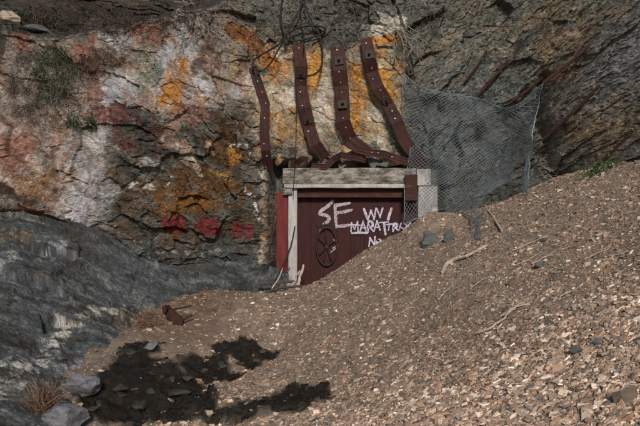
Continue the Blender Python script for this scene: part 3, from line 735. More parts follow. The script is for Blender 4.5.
Vc = base[None] * np.stack([lx, ly, lz], -1)[:, None]
Vc[:, :, :2] *= rng.uniform(.45, 1.1, (n, 8, 1)); Vc[:, :, 2] *= rng.uniform(.6, 1.3, (n, 8))
nm = gnormal(xx, yy) + rng.normal(0, .24, (n, 3)); nm /= np.linalg.norm(nm, axis=1)[:, None]
th = rng.uniform(0, 2 * np.pi, n); th = np.where(rng.uniform(size=n) < .55, R(25) + rng.normal(0, .45, n), th)
t0 = np.stack([np.cos(th), np.sin(th), np.zeros(n)], -1); t0 -= nm * (t0 * nm).sum(1)[:, None]; t0 /= np.linalg.norm(t0, axis=1)[:, None]
b0 = np.cross(nm, t0)
Wc = Vc[:, :, 0:1] * t0[:, None] + Vc[:, :, 1:2] * b0[:, None] + Vc[:, :, 2:3] * nm[:, None]
Wc += np.stack([xx, yy, G(xx, yy) + lz * .2 + .001], -1)[:, None]
fb = np.array([[4, 5, 6, 7], [0, 1, 5, 4], [1, 2, 6, 5], [2, 3, 7, 6], [3, 0, 4, 7]])
Fc = (fb[None] + (np.arange(n) * 8)[:, None, None]).reshape(-1, 4)
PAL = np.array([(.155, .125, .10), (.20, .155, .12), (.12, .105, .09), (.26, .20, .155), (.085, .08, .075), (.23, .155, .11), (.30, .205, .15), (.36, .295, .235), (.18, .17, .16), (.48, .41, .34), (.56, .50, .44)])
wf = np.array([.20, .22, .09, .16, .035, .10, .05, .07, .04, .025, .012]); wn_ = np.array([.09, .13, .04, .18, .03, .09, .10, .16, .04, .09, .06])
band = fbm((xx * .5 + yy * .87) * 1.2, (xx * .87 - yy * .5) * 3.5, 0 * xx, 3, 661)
pale = np.clip(near * 1.1 + .12 + .3 * band, 0, 1)  # more bleached chips near, also standing in for the stronger light there
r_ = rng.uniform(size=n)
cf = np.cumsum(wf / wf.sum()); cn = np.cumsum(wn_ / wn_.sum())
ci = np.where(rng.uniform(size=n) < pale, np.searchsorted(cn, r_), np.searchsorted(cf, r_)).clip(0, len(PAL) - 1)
tint = PAL[ci] * np.array([1.10, 1.04, 1.0]) * (1.22 + .38 * near)[:, None] * rng.uniform(.75, 1.25, (n, 1)) * (1 + .15 * band)[:, None]  # nearer chips tinted brighter: falloff of light with distance put into the colour
wmk = wetmask(xx, yy); tint = tint * (1 - .95 * (sstep(.25, .6, wmk) * (rng.uniform(size=n) < .93)))[:, None]
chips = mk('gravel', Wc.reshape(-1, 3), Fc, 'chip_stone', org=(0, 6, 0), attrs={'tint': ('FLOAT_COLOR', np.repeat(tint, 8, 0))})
tag(chips, 'loose brown and buff slate chips covering the scree slope', 'gravel', kind='stuff')

# the larger stones of the slope, one object each, a few shared shapes
SM = ['grey_stone', 'brown_stone', 'buff_stone', 'pink_stone', 'buff_stone', 'brown_stone', 'grey_stone', 'buff_stone']
protos = []
for k in range(8):
    V, Fq = rockmesh(40 + k, 2, 12, (1, .68, .34), (.35, .75), .03)
    me = bpy.data.meshes.new('stone'); me.from_pydata(V.tolist(), [], Fq.tolist()); me.materials.append(MATS[SM[k]]); me.update(); protos.append(me)
from mathutils import Matrix
cnt = 0; tries = 0
while cnt < 240 and tries < 6000:
    tries += 1
    y = 2.3 * (9.5 / 2.3) ** (random.random() ** 1.5); x = random.uniform(-.42, .53) * y
    if x < -1.1 - .15 * (7 - y) * 0 and random.random() < .8: continue
    if wetmask(np.array([x]), np.array([y]))[0] > .5 and random.random() < .7: continue
    z = float(G(x, y))
    if float(Fg(x, z)[0]) - y < .1: continue
    s = random.uniform(.011, .022) * (.55 + y / 6) * (1.7 if random.random() < .12 else 1)
    nv = gnormal(np.array([x]), np.array([y]))[0]
    qn = Vector(nv + np.random.default_rng(tries).normal(0, .2, 3)).to_track_quat('Z', 'Y')
    o = bpy.data.objects.new('stone', protos[random.randrange(8)]); COL.objects.link(o); o.parent = ground
    o.rotation_mode = 'QUATERNION'
    from mathutils import Quaternion
    o.rotation_quaternion = qn @ Quaternion((0, 0, 1), random.uniform(0, 6.28))
    o.location = (x, y, z + s * .12); o.scale = (s, s * random.uniform(.8, 1.2), s * random.uniform(.7, 1.4)); cnt += 1

def boulder(px, py, w, h, material, label, seed, on='g', dy=.7, sink=.25, name='boulder', cat='rock', rotz=0.0, group=None):
    c = ground_hit(px, py + h * .35) if on == 'g' else cliff_hit(px, py)
    if on == 'g':
        c2 = cliff_hit(px, py + h * .35); c = c2 if c2[1] < c[1] else c
    sx = w / 2 / FPX * c[1]; sz_ = h / 2 / FPX * c[1]
    V, Fq = rockmesh(seed, 3, 14, (sx, sx * dy, sz_), (.38, .8), .10)
    ca_, sa_ = math.cos(rotz), math.sin(rotz)
    V = np.stack([V[:, 0] * ca_ - V[:, 2] * sa_, V[:, 1], V[:, 0] * sa_ + V[:, 2] * ca_], -1)
    V = V + c + np.array([0, 0 if on == 'g' else -sx * dy * .2, sz_ * (1 - 2 * sink) if on == 'g' else 0])
    return tag(mk(name, V, Fq, material), label, cat, group)
boulder(431, 238, 25, 20, 'grey_stone', 'dark grey boulder half buried in the heap beside the door post', 301)
boulder(447, 236, 13, 17, 'grey_stone', 'small upright grey rock leaning on the boulder by the door post', 302)
boulder(539, 266, 14, 9, 'grey_stone', 'flat dark stone lying alone mid slope', 303)
boulder(627, 397, 24, 24, 'brown_stone', 'brown angular block standing on edge at the slope foot', 304)
boulder(577, 350, 18, 11, 'grey_stone', 'dark grey block next to the pale bluish stone', 305)
boulder(600, 342, 15, 7, 'pale_stone', 'pale bluish flat stone on the slope', 306, rotz=.3)
boulder(82, 378, 40, 30, 'pale_stone', 'large smooth lilac grey boulder beside the wet gully', 307, dy=.8, sink=.3)
boulder(62, 414, 46, 34, 'pale_stone', 'lilac grey rock below the reddish grass tuft', 308, dy=.8, sink=.35)
boulder(80, 407, 8, 8, 'buff_stone', 'round pale cobble between the two lilac rocks', 309)
boulder(209, 415, 9, 8, 'buff_stone', 'pale cobble in the dark silt of the gully', 310)
boulder(151, 345, 16, 11, 'pale_stone', 'grey stone at the head of the wet gully', 311)
BL = ['soaked black rock against the foot of the grey slab', 'soaked black rock beside the large lilac boulder', 'small soaked black rock amid the gully', 'broad black rock near the round pale cobble', 'long black rock under the edge of the gravel', 'flat black rock below the grey stone at the gully head', 'black rock low beside the second lilac rock', 'thin black slab where the gully meets the gravel']
for k, (px, py, w, h) in enumerate([(128, 352, 26, 8), (118, 386, 18, 9), (152, 372, 14, 7), (140, 404, 22, 10), (178, 392, 26, 8)]):
    boulder(px, py, w, h, 'wet_stone', BL[k], 320 + k, group='black rocks in the gully', sink=.4)
for k in range(16):
    t = k / 15; px = 262 - 165 * t + random.uniform(-10, 10); py = 350 + 62 * t + random.uniform(-9, 9)
    boulder(px, py, random.uniform(7, 15), random.uniform(4, 8), 'wet_stone', 'small soaked black rock bedded in the silt of the gully', 360 + k, group='small black rocks in the gully silt', sink=.3)
boulder(348, 149, 17, 14, 'ochre_stone', 'orange and pink chunk of rock caught between the bent straps', 330, on='c', dy=.9)
def on_lintel(px, w, h, mt, lb, seed, Y=10.14, py=168.5):
    c = at(px, py - h * .42, Y); sx = w / 2 / FPX * Y; sz_ = h / 2 / FPX * Y
    V, Fq = rockmesh(seed, 3, 14, (sx, max(.09, sx * .7), sz_), (.25, .6), .12)
    return tag(mk('rubble_rock', V + c, Fq, mt), lb, 'rock', 'rubble on the lintel')
for k, (px, w, h, mt, lb, Y) in enumerate([
        (278, 17, 26, 'ochre_stone', 'pale splintered rock standing at the free corner of the lintel', 10.1), (300, 26, 20, 'brown_stone', 'jagged brown rock behind the hanging line on the lintel', 10.2),
        (320, 22, 12, 'grey_stone', 'grey rock under the torn strap foot', 10.22), 
        (346, 30, 34, 'buff_stone', 'large cream block wedged behind the hooked strap', 10.36), (372, 26, 16, 'grey_stone', 'dark grey rock under the sagging thin strap', 10.24),
        (391, 24, 22, 'ochre_stone', 'ochre stained rock beside the foot of the longest strap', 10.3), (408, 18, 12, 'brown_stone', 'brown rock above the dark hinge block', 10.15), (325, 14, 6, 'buff_stone', 'thin buff flake on the lintel edge', 10.08), (383, 15, 7, 'grey_stone', 'thin grey flake on the lintel edge', 10.08)]):
    on_lintel(px, w, h, mt, lb, 340 + k, Y)
boulder(10, 18, 26, 14, 'buff_stone', 'buff block perched on the dark ledge at the end of the rock face', 350, on='c')
boulder(35, 30, 34, 9, 'grey_stone', 'long flat grey slab lying along the dark ledge', 351, on='c')

# ------------------------------------------------------------------ mine portal
YF = 10.02
por = empty('mine_portal', (.6, YF, .3), 'weathered white timber frame of the mine entrance set into the rock', 'doorway')
def part(name, bx, material, parent): return mk(name, bx[0], bx[1], material, parent)
def pxX(px, Y): return (px - 320) / FPX * Y
def pyZ(py, Y): return CAM_Z + (213 - py) / FPX * Y
part('lintel', box(pxX(283, YF), pxX(416, YF), YF, YF + .42, pyZ(184, YF), pyZ(168, YF), .004, 14), 'weathered_white_wood', por)
part('lintel_edge', box(pxX(284, YF), pxX(416, YF), YF - .035, YF + .30, pyZ(188, YF), pyZ(184.2, YF), .003, 14), 'white_post_paint', por)
part('post', box(pxX(288, YF), pxX(297, YF), YF + .04, YF + .24, .1, pyZ(188.3, YF), .003, 10), 'white_post_paint', por)
part('side_board', box(pxX(276, YF), pxX(287.7, YF), YF + .08, YF + .13, .1, pyZ(192, YF), .003, 8), 'red_board_paint', por)
part('post_cap', box(pxX(283, YF), pxX(292, YF), YF - .01, YF + .2, pyZ(195, YF), pyZ(188.4, YF), .003, 1), 'weathered_white_wood', por)
part('header_board', box(pxX(297.2, YF), pxX(417, YF), YF + .10, YF + .18, pyZ(197.5, YF), pyZ(188.4, YF), .003, 12), 'dark_header', por)
o = part('post', box(pxX(418.5, YF), pxX(438, YF), YF + .02, YF + .36, .6, pyZ(186, YF), .004, 8), 'white_post_paint', por)
part('post_cap', box(pxX(417, YF), pxX(431, YF), YF - .005, YF + .36, pyZ(185.7, YF), pyZ(169, YF), .004, 3), 'white_post_paint', por)
part('hinge_block', box(pxX(404, YF), pxX(416.5, YF), YF - .11, YF - .04, pyZ(201, YF), pyZ(175, YF), .003, 2), 'dark_header', por)

YD = YF + .24
door = empty('mine_door', (.6, YD, .3), 'dark red boarded mine door covered in graffiti', 'door')
x0, x1 = pxX(297.4, YD), pxX(418, YD); nb = 9
for k in range(nb):
    a = x0 + (x1 - x0) * k / nb; b = x0 + (x1 - x0) * (k + 1) / nb - .003
    dyy = random.uniform(0, .006)
    part('plank', box(a, b, YD + dyy, YD + .05, .05, pyZ(190, YD), .0008, 6, .002), 'red_paint', door)
part('cross_rail', box(x0, x1, YD + .055, YD + .1, .5, .65), 'dark_header', door)

def strokes(lines, w, material, name, Y, label=None, thick=.003, jit=.0):
    parts = []
    for ln in lines:
        P = [at(px, py, Y) for px, py in ln]
        P = np.array(P); P[:, 1] = Y
        if len(P) > 2: P = spline(P, 5)
        # flat ribbon with rounded ends
        T = np.gradient(P, axis=0); T[:, 1] = 0; T /= np.linalg.norm(T, axis=1)[:, None] + 1e-9
        S_ = np.stack([T[:, 2], 0 * T[:, 0], -T[:, 0]], -1)
        m_ = len(P); V = []
        for i in range(m_):
            ww = w * (1 + random.uniform(-.18, .18)) * (.6 if i in (0, m_ - 1) else 1)
            e = T[i] * (w * .4) * (-1 if i == 0 else 1 if i == m_ - 1 else 0)
            V += [P[i] + e + S_[i] * ww / 2, P[i] + e - S_[i] * ww / 2, P[i] + e + S_[i] * ww / 2 - [0, thick, 0], P[i] + e - S_[i] * ww / 2 - [0, thick, 0]]
        Fq = []
        for i in range(m_ - 1):
            a, b = 4 * i, 4 * i + 4
            Fq += [(a + 2, a + 3, b + 3, b + 2), (a, b, b + 1, a + 1), (a, a + 2, b + 2, b), (a + 1, b + 1, b + 3, a + 3)]
        Fq += [(0, 1, 3, 2), (4 * m_ - 4, 4 * m_ - 2, 4 * m_ - 1, 4 * m_ - 3)]
        for v in V: v[1] += -jit * len(parts)
        parts.append((np.array(V), Fq))
    V, Fq = join(parts)
    o = mk(name, V, Fq, material, door)
    if label: o['label'] = label
    return o
YS = YD - .004
strokes([[(332.5, 201), (328, 206), (321, 211), (320, 214), (325, 215), (329, 217), (328, 221), (324, 224)], [(320.5, 231), (318.5, 236)]], .055, 'spray_white', 'painted_letter', YS, 'pale sprayed letter S on the red boards')
strokes([[(335, 205), (335.5, 215), (336.5, 227)], [(335, 205.5), (342, 204.5), (349.5, 203)], [(335.5, 213), (343, 212), (351.5, 210)], [(336.5, 226.5), (343, 226), (349.5, 225)]], .052, 'spray_white', 'painted_letter', YS, 'pale sprayed letter E on the red boards', jit=.0004)
W1 = [[(364, 209), (366, 215), (368, 219.5)], [(368, 219.5), (371, 210.5)], [(371, 210.5), (374, 219)], [(374, 219), (376, 208.5)], [(377, 209), (380, 217)], [(380, 217), (382.5, 208.5)], [(388, 219.5), (390, 213), (391.5, 208.5)]]
strokes(W1, .043, 'spray_lilac', 'painted_word', YS, 'lilac white sprayed letters WV and a slash', jit=.0004)
W2 = [[(351, 231), (351.5, 223)], [(351.5, 223), (354.5, 229)], [(354.5, 229), (357.5, 222)], [(357.5, 222), (358, 231.5)],
      [(360, 231.5), (363, 221.5)], [(363, 221.5), (366, 231.5)], [(361, 228), (365.5, 227.5)],
      [(368, 232), (368.5, 222), (372, 222), (372.5, 226), (369, 227)], [(370, 227), (373, 231)],
      [(374, 231), (377, 221)], [(377, 221), (380, 230)], [(375, 227.5), (379, 227)],
      [(380, 222.5), (388, 222)], [(384, 222.5), (384.5, 228), (385.5, 234.5)], [(387, 224.5), (391.5, 224)], [(389.5, 224), (388.5, 230)],
      [(393, 231), (394, 224), (397, 224.5), (396, 227.5), (394, 228)], [(395, 228), (398, 230)], [(399, 230), (401, 223.5)], [(400, 226.5), (403.5, 229)], [(404, 223.5), (409, 227)], [(405, 228), (410.5, 223)],
      [(352, 233.2), (360, 232.6), (367, 233)], [(350, 224.5), (362, 225.5)]]
strokes(W2[:14], .055, 'spray_black', 'painted_outline', YS + .0018, jit=.00003)
strokes(W2, .037, 'spray_lilac', 'painted_word', YS, 'scrawled lilac white graffiti word across the red boards', jit=.0002)
W3 = [[(369, 246), (370, 238)], [(370, 238), (374.5, 245)], [(374.5, 245), (375, 237)], [(378, 240.5), (377, 244), (379.5, 246), (381.5, 243), (380, 240), (378, 240.5)]]
strokes(W3, .041, 'spray_lilac', 'painted_word', YS, 'lilac white sprayed letters NO', jit=.0004)
strokes([[(315, 222), (321, 226)], [(318, 228), (323, 221)], [(324, 222), (326, 227)], [(316, 225.5), (328, 224.5)], [(333, 226), (335, 232)], [(330, 229), (332, 226)],
         [(354, 235), (368, 235.5)], [(376, 233), (382, 236)], [(392, 233), (402, 231)], [(355, 238), (355.5, 252)], [(362, 236), (361, 246)], [(372, 205), (385, 206.5)]], .026, 'spray_black', 'painted_scribble', YS - .002, 'black sprayed scribbles on the red boards', jit=.0003)
# light smear behind the wheel
strokes([[(334, 240), (337, 244)], [(331, 252), (336, 248)], [(333, 248), (337.5, 245.5)]], .03, 'spray_white', 'paint_smear', YS, 'small white paint smear behind the wheel', jit=.0004)

# spoked wheel on the door
YW = YD - .045
wc = at(326.7, 246.5, YW); rx, rz = 10.2 / FPX * YW, 19.0 / FPX * YW
wheel = empty('spoked_wheel', wc - [0, 0, rz], 'black oval iron wheel with spokes fixed to the red door', 'wheel')
ring = [wc + [rx * math.cos(t), 0, rz * math.sin(t)] for t in np.linspace(0, 2 * math.pi, 41)]
V, Fq = tube(ring, .017, 8, False); mk('rim', V, Fq, 'dark_iron', wheel, True)
for a in (95, 150, 212, 250, 300, 20):
    V, Fq = tube([wc, wc + [rx * math.cos(R(a)) * .99, 0, rz * math.sin(R(a)) * .99]], .0085, 6); mk('spoke', V, Fq, 'dark_iron', wheel, True)
V, Fq = tube([wc + [0, -.02, 0], wc + [0, .044, 0]], .032, 10); mk('hub', V, Fq, 'dark_iron', wheel)

# ------------------------------------------------------------------ rusty straps over the portal
def strap(name, pts, width, label, bolts=(), plates=(), group='rusty straps over the portal', tint='rusty_steel', off=None, ragged=True):
    """pts: (px, py, metres in front of the rock)"""
    C3 = []
    for px, py, d in pts:
        Yr = float(np.median([cliff_hit(px + a, py + b)[1] for a in (-5, 0, 5) for b in (-4, 0, 4)]))
        C3.append(at(px, py, min(Yr, 10.25) - d))
    C3 = np.array(C3); P = []
    for i in range(len(C3) - 1):          # straight lengths with tight kinks
        for t in ([0, .12, .5, .88] if i else [0, .5, .88]): P.append(C3[i] * (1 - t) + C3[i + 1] * t)
    P.append(C3[-1]); P = np.array(P)
    root = empty(name, C3[np.argmin(C3[:, 2])], label, 'strap', group)
    T = np.gradient(P, axis=0); T /= np.linalg.norm(T, axis=1)[:, None]
    prof = [(-.5, .004), (-.42, .008), (-.2, .0), (0, .007), (.2, .0), (.42, .008), (.5, .004)]    # W section
    V = []; fr = []
    for i, (p, t) in enumerate(zip(P, T)):
        s = np.cross(t, [0, 1, 0]); s /= np.linalg.norm(s); nn = np.cross(s, t); nn = nn if nn[1] < 0 else -nn
        w = width * random.uniform(.96, 1.04); fr.append((p, s, nn, t))
        sk = [random.uniform(-.02, .02) if (ragged and i in (0, len(P) - 1)) else 0 for _ in prof]
        for (a, h), e in zip(prof, sk): V.append(p + s * a * w + nn * h + t * e)
        for (a, h), e in zip(prof, sk): V.append(p + s * a * w + nn * (h - .007) + t * e)
    m_ = len(prof); Fq = []
    for i in range(len(P) - 1):
        a, b = i * 2 * m_, (i + 1) * 2 * m_
        for k in range(m_ - 1):
            Fq += [(a + k, a + k + 1, b + k + 1, b + k), (a + m_ + k, b + m_ + k, b + m_ + k + 1, a + m_ + k + 1)]
        Fq += [(a, b, b + m_, a + m_), (a + m_ - 1, a + 2 * m_ - 1, b + 2 * m_ - 1, b + m_ - 1)]
    for a in (0, (len(P) - 1) * 2 * m_):
        Fq += [(a + k, a + m_ + k, a + m_ + k + 1, a + k + 1) for k in range(m_ - 1)]
    mk('steel_band', np.array(V), Fq, tint, root)
    zpx = np.array([213 - (p[2] - CAM_Z) / p[1] * FPX for p, *_ in fr]); xpx = np.array([320 + p[0] / p[1] * FPX for p, *_ in fr])
    def near_(px, py):
        best = None
        for i in range(len(fr) - 1):
            for t in np.linspace(0, 1, 8):
                d = math.hypot(xpx[i] * (1 - t) + xpx[i + 1] * t - px, zpx[i] * (1 - t) + zpx[i + 1] * t - py)
                if best is None or d < best[0]: best = (d, fr[i][0] * (1 - t) + fr[i + 1][0] * t, fr[i][1], fr[i][2], fr[i][3])
        return best[1:]
    for px, py in bolts:
        p, s, nn, t = near_(px, py); q = at(px, py, p[1]); off_ = np.clip((q - p) @ s, -width * .4, width * .4); p = p + s * off_
        V, Fq = tube([p + nn * .004, p + nn * .024], [.014, .010], 7); mk('bolt', V, Fq, 'bright_bolt', root)
    for px, py in plates:
        p, s, nn, t = near_(px, py); h = .07
        V = []; 
        for dd in (.012, .030):
            V += [p + nn * dd + s * a * h + t * b * h for a, b in ((-1, -1), (1, -1), (1, 1), (-1, 1))]
        pl = mk('bearing_plate', np.array(V), [(3, 2, 1, 0), (4, 5, 6, 7), (0, 1, 5, 4), (1, 2, 6, 5), (2, 3, 7, 6), (3, 0, 4, 7)], 'dark_iron', root)
        V, Fq = tube([p + nn * .03, p + nn * .10], .02, 8); V = V - wloc(root)
        me = mk('nut', V + wloc(root), Fq, 'dark_iron', pl)
        me.location = (0, 0, 0)
    return root
strap('steel_strap', [(253, 67, .16), (259, 86, .12), (265.5, 104, .22), (264, 128, .12), (265.5, 150, .16), (269, 170, .10)], .145,
      'narrow dark rusty strap with a cable looped through its top', [(258, 82), (262.5, 93), (266, 104), (264.5, 118), (264, 144), (267, 156)])
strap('steel_strap', [(298, 44, .14), (301.5, 66, .26), (300.5, 86, .16), (305, 108, .24), (309.5, 128, .12), (315, 145, .20), (325.5, 158, .10)], .20,
      'rusty strap with a torn curled foot resting on the lintel', [(299, 49), (301, 80), (302.5, 106), (308.5, 132), (300.5, 93), (306, 118)], [(303, 120), (301.5, 73)])
strap('steel_strap', [(337, 47, .16), (340, 70, .22), (341.5, 86, .14), (342.5, 104, .28), (343, 121, .22), (350, 140, .12), (367, 153, .16)], .225,
      'rusty strap with a brighter red middle and hooked foot', [(337, 50), (339, 72), (340.5, 82), (343, 118), (345.5, 127), (350, 138), (342, 93)], [(338.5, 61), (342, 105)])
strap('steel_strap', [(366, 39, .16), (370, 60, .22), (372, 72, .12), (378, 88, .24), (387.5, 103, .16), (397, 122, .24), (404, 140, .14), (413, 152, .2), (425, 167, .12)], .20,
      'longest rusty strap bent twice and reaching behind the wire netting', [(366, 43), (371.5, 68), (373, 80), (380, 90), (392, 111), (384, 97), (395, 119)], [(369.5, 55), (386.5, 100)])
strap('steel_strap', [(358, 150, .2), (368, 152.5, .26), (384, 154, .2), (400, 160, .24), (424, 166.5, .2)], .12, 'thin rusty strap sagging sideways above the lintel end', [(372, 152.5), (378, 153), (392, 157)], group='loose strap pieces on the lintel')
strap('steel_strap', [(311, 166, .2), (325, 167, .24), (333, 160, .2), (341, 155, .26), (366, 160, .2)], .10, 'crumpled dark scrap of strap lying on the lintel', group='loose strap pieces on the lintel')
strap('steel_strap', [(296, 164, .16), (302, 159, .2), (308, 160, .18)], .09, 'short dark scrap of strap beside the hanging cable', group='loose strap pieces on the lintel')

# black cable loops and the thin hanging line
def cable(pp, r, label, name='cable', cat='cable', material='black_cable', group=None):
    P = spline([at(px, py, Y) for px, py, Y in pp], 7); V, Fq = tube(P, r, 6)
    return tag(mk(name, V, Fq, material, smooth=True), label, cat, group)
yc = float(cliff_hit(290, 40)[1]) - .18
y1 = 9.95
cable([(254, 70, y1 - .02), (252.5, 65, y1 - .03), (256, 58, y1), (268, 51, y1), (278, 45, yc), (287, 35, yc - .02), (297, 28, yc - .05), (312, 25.5, yc - .06), (323, 27, yc - .04), (324.5, 32, yc), (316, 36, yc), (303, 39.5, yc), (291, 40.5, yc + .01), (285, 36, yc + .02), (281.5, 24, yc), (281, 8, yc + .02), (283, -6, yc + .1)], .016,
      'black cable tied to the narrow strap and looped sideways', group='black cables hung over the straps')
cable([(257, 70, y1 - .04), (262, 70.5, y1), (270, 64, y1), (277, 52, y1), (284, 40, yc - .05), (293, 22, yc), (300, 8, yc), (303, -6, yc + .1)], .0155, 'black cable running straight up from the narrow strap', group='black cables hung over the straps')
cable([(303, -6, yc + .1), (306, 8, yc), (313, 24, yc - .03), (320, 36, yc - .03), (322.5, 52, yc - .03), (321, 67, yc - .02), (315, 74, y1 - .05), (307, 76, y1 - .06)], .015, 'black cable curving down in a wide hook behind the torn strap', group='black cables hung over the straps')
cable([(301, -6, yc + .1), (301, 12, yc), (302, 28, yc - .04), (304, 40, yc), (303.5, 48, y1 - .08)], .010, 'thin black cable dropping to the top of the torn strap', group='black cables hung over the straps')
ln = empty('hanging_line', at(293, 196, YF - .09), 'thin dark line hanging past the lintel with a square iron plate', 'line')
V, Fq = tube(spline([at(297, 86, y1 - .02), at(296.5, 110, y1 - .08), at(296, 140, y1 - .1), at(295, 165, YF - .06), at(294, 178, YF - .06), at(293, 196, YF - .06)], 5), .006, 5); mk('wire', V, Fq, 'black_cable', ln)
p = at(293, 151, y1 - .1); V, Fq = box(p[0] - .055, p[0] + .055, p[1], p[1] + .015, p[2] - .055, p[2] + .055, 0, 1, .003); mk('plate', V, Fq, 'dark_iron', ln)

# ------------------------------------------------------------------ rods and plates on the right hand rock
def rod(a, b, dout, r, label):
    pa = cliff_hit(*b); pb0 = cliff_hit(*a); pb = at(*a, pb0[1] - dout); pa = pa + (pa - pb) / np.linalg.norm(pa - pb) * .15
    mid = .5 * (pa + pb) + [0, 0, -.02]
    V, Fq = tube(spline([pb, mid, pa], 4), r, 7)
    return tag(mk('steel_rod', V, Fq, 'rust_rod'), label, 'rod', 'rusty rods in the right hand rock'), pb
_, rodtip = rod((543, 83), (589, 45), .55, .026, 'rusty rod holding up the raised corner of the netting')
rod((478, 95), (516, 50), .12, .024, 'long rusty rod above the middle of the netting')
rod((508, 104), (534, 84), .10, .022, 'short rusty rod behind the sagging top of the netting')
rod((545, 138), (592, 93), .30, .026, 'rusty rod across the bulging rock beside the netting')
rod((578, 182), (622, 142), .22, .026, 'rusty rod low on the rock above the green plants')
rod((466, 80), (481, 59), .08, .018, 'thin faint rusty rod near the pale roots')
def plate(px, py, s, label, d=.10):
    c = cliff_hit(px, py); c = at(px, py, c[1] - d); root = empty('rock_bolt', c + [0, 0, -s], label, 'bolt', 'rock bolts holding the netting')
    V, Fq = box(c[0] - s, c[0] + s, c[1] - .012, c[1] + .012, c[2] - s * 1.2, c[2] + s * 1.2, 0, 1, .004)
    a = random.uniform(-.5, .5); V = V - c; V = np.stack([V[:, 0] * math.cos(a) - V[:, 2] * math.sin(a), V[:, 1], V[:, 0] * math.sin(a) + V[:, 2] * math.cos(a)], -1) + c
    mk('plate', V, Fq, 'dark_iron', root)
    V, Fq = tube([c + [0, -.06, 0], c + [0, d + .25, 0]], .016, 7); mk('shank', V, Fq, 'rust_rod', root)
plate(410.5, 71, .055, 'dark bolt plate at the upper corner of the netting')
plate(443.5, 101, .065, 'dark bolt plate beneath the pale netting edge')
plate(482, 126, .065, 'dark bolt plate in the middle of the netting', .14)
plate(434, 133, .06, 'rusty bolt plate beside the longest strap', .08)
plate(462, 153, .04, 'small bolt plate low behind the netting', .08)

# ------------------------------------------------------------------ wire netting, draped
NET = [  # rows top to bottom; (px, py, metres off the rock)
    [(404, 74, .10), (420, 86, .12), (440, 92, .14), (460, 95, .16), (478, 99, .18), (500, 108, .34), (522, 102, .5), (543, 83, .58)],
    [(402, 96, .10), (420, 104, .12), (440, 110, .16), (462, 113, .22), (482, 117, .26), (503, 124, .36), (520, 122, .5), (539, 106, .58)],
    [(404, 120, .12), (422, 125, .14), (442, 130, .18), (464, 132, .26), (484, 136, .30), (502, 141, .36), (517, 143, .5), (532, 132, .56)],
    [(410, 144, .16), (428, 147, .18), (446, 150, .24), (466, 153, .30), (484, 156, .34), (500, 160, .40), (514, 160, .46), (529, 150, .52)],
    [(408, 166, .34), (426, 168, .36), (446, 172, .34), (464, 176, .36), (480, 178, .38), (496, 178, .40), (511, 172, .44), (529, 166, .46)],
    [(405, 190, .42), (424, 190, .42), (444, 192, .36), (462, 196, .34), (476, 198, .34), (490, 194, .36), (508, 184, .40), (529, 182, .40)],
    [(404, 224, .40), (422, 216, .40), (443, 210, .32), (462, 213, .28), (474, 217, .24), (486, 208, .26), (505, 190, .34), (529, 198, .34)]]
nr, nc_ = len(NET), len(NET[0])
ctrl = np.zeros((nr, nc_, 3))
for i, row in enumerate(NET):
    for j, (px, py, d) in enumerate(row):
        c = cliff_hit(px, py); yb = min(c[1], float(ground_hit(px, py)[1]) if py > 185 else 99, 10.35)
        ctrl[i, j] = at(px, py, yb - d)
ctrl[:, :, 1] = np.minimum(ctrl[:, :, 1], 10.2)
for _ in range(2):
    sm = ctrl[:, :, 1].copy(); sm[1:-1, 1:-1] = (ctrl[:-2, 1:-1, 1] + ctrl[2:, 1:-1, 1] + ctrl[1:-1, :-2, 1] + ctrl[1:-1, 2:, 1] + 2 * ctrl[1:-1, 1:-1, 1]) / 6
    k = (sm / ctrl[:, :, 1])[..., None]; ctrl = (ctrl - [0, 0, CAM_Z]) * k + [0, 0, CAM_Z]
def crmat(t, n):
    i = np.clip(np.floor(t).astype(int), 0, n - 2); f = t - i; M = np.zeros((len(t), n))
    w = [-.5 * f + f * f - .5 * f ** 3, 1 - 2.5 * f * f + 1.5 * f ** 3, .5 * f + 2 * f * f - 1.5 * f ** 3, -.5 * f * f + .5 * f ** 3]
    for k in range(4): np.add.at(M, (np.arange(len(t)), np.clip(i + k - 1, 0, n - 1)), w[k])
    return M
def netpoint(u, v):      # u along the row 0..nc-1, v down 0..nr-1, flat arrays
    A = crmat(np.asarray(v, float), nr); B = crmat(np.asarray(u, float), nc_)
    p = np.einsum('ni,nj,ijk->nk', A, B, ctrl)
    n_ = fbm(p[:, 0] * 2.5, p[:, 2] * 2.5, 0 * p[:, 0], 3, 701)
    p[:, 1] += .12 * n_ + .04 * fbm(p[:, 0] * 7, p[:, 2] * 7, 0 * p[:, 0], 2, 705); p[:, 0] += .035 * fbm(p[:, 0] * 3.5, p[:, 2] * 3.5, 0 * p[:, 0], 3, 711); p[:, 2] += .035 * fbm(p[:, 0] * 3.5, p[:, 2] * 3.5, 0 * p[:, 0], 3, 721); return p
net = empty('wire_netting', ctrl[-1, 3], 'torn grey chain-link netting draped from rock bolts over the right door post', 'netting')
NU, NV = 36, 40           # diamonds across and down
segs = []
def netwires(nu, nv, r, keep, name, shift=0.0):
    parts = []; 
    for fam in (1, -1):
        for s in range(-nv, nu + nv + 1):
            tt = np.arange(0, nv + 1); uu = s + fam * tt * 1.0
            ok = (uu >= 0) & (uu <= nu)
            if ok.sum() < 2: continue
            t_ = tt[ok]; u_ = uu[ok] / nu * (nc_ - 1); v_ = t_ / nv * (nr - 1)
            P = netpoint(np.clip(u_ + shift, 0, nc_ - 1), v_)
            P[:, 1] += .004 * fam * (1 if True else 0)
            run = []
            for q in range(len(P)):
                if keep(u_[q], v_[q]): run.append(P[q])
                else:
                    if len(run) > 1: parts.append(tube(run, r, 5, False))
                    run = []
            if len(run) > 1: parts.append(tube(run, r, 5, False))
    V, Fq = join(parts); return mk(name, V, Fq, 'galvanised_wire', net, True)
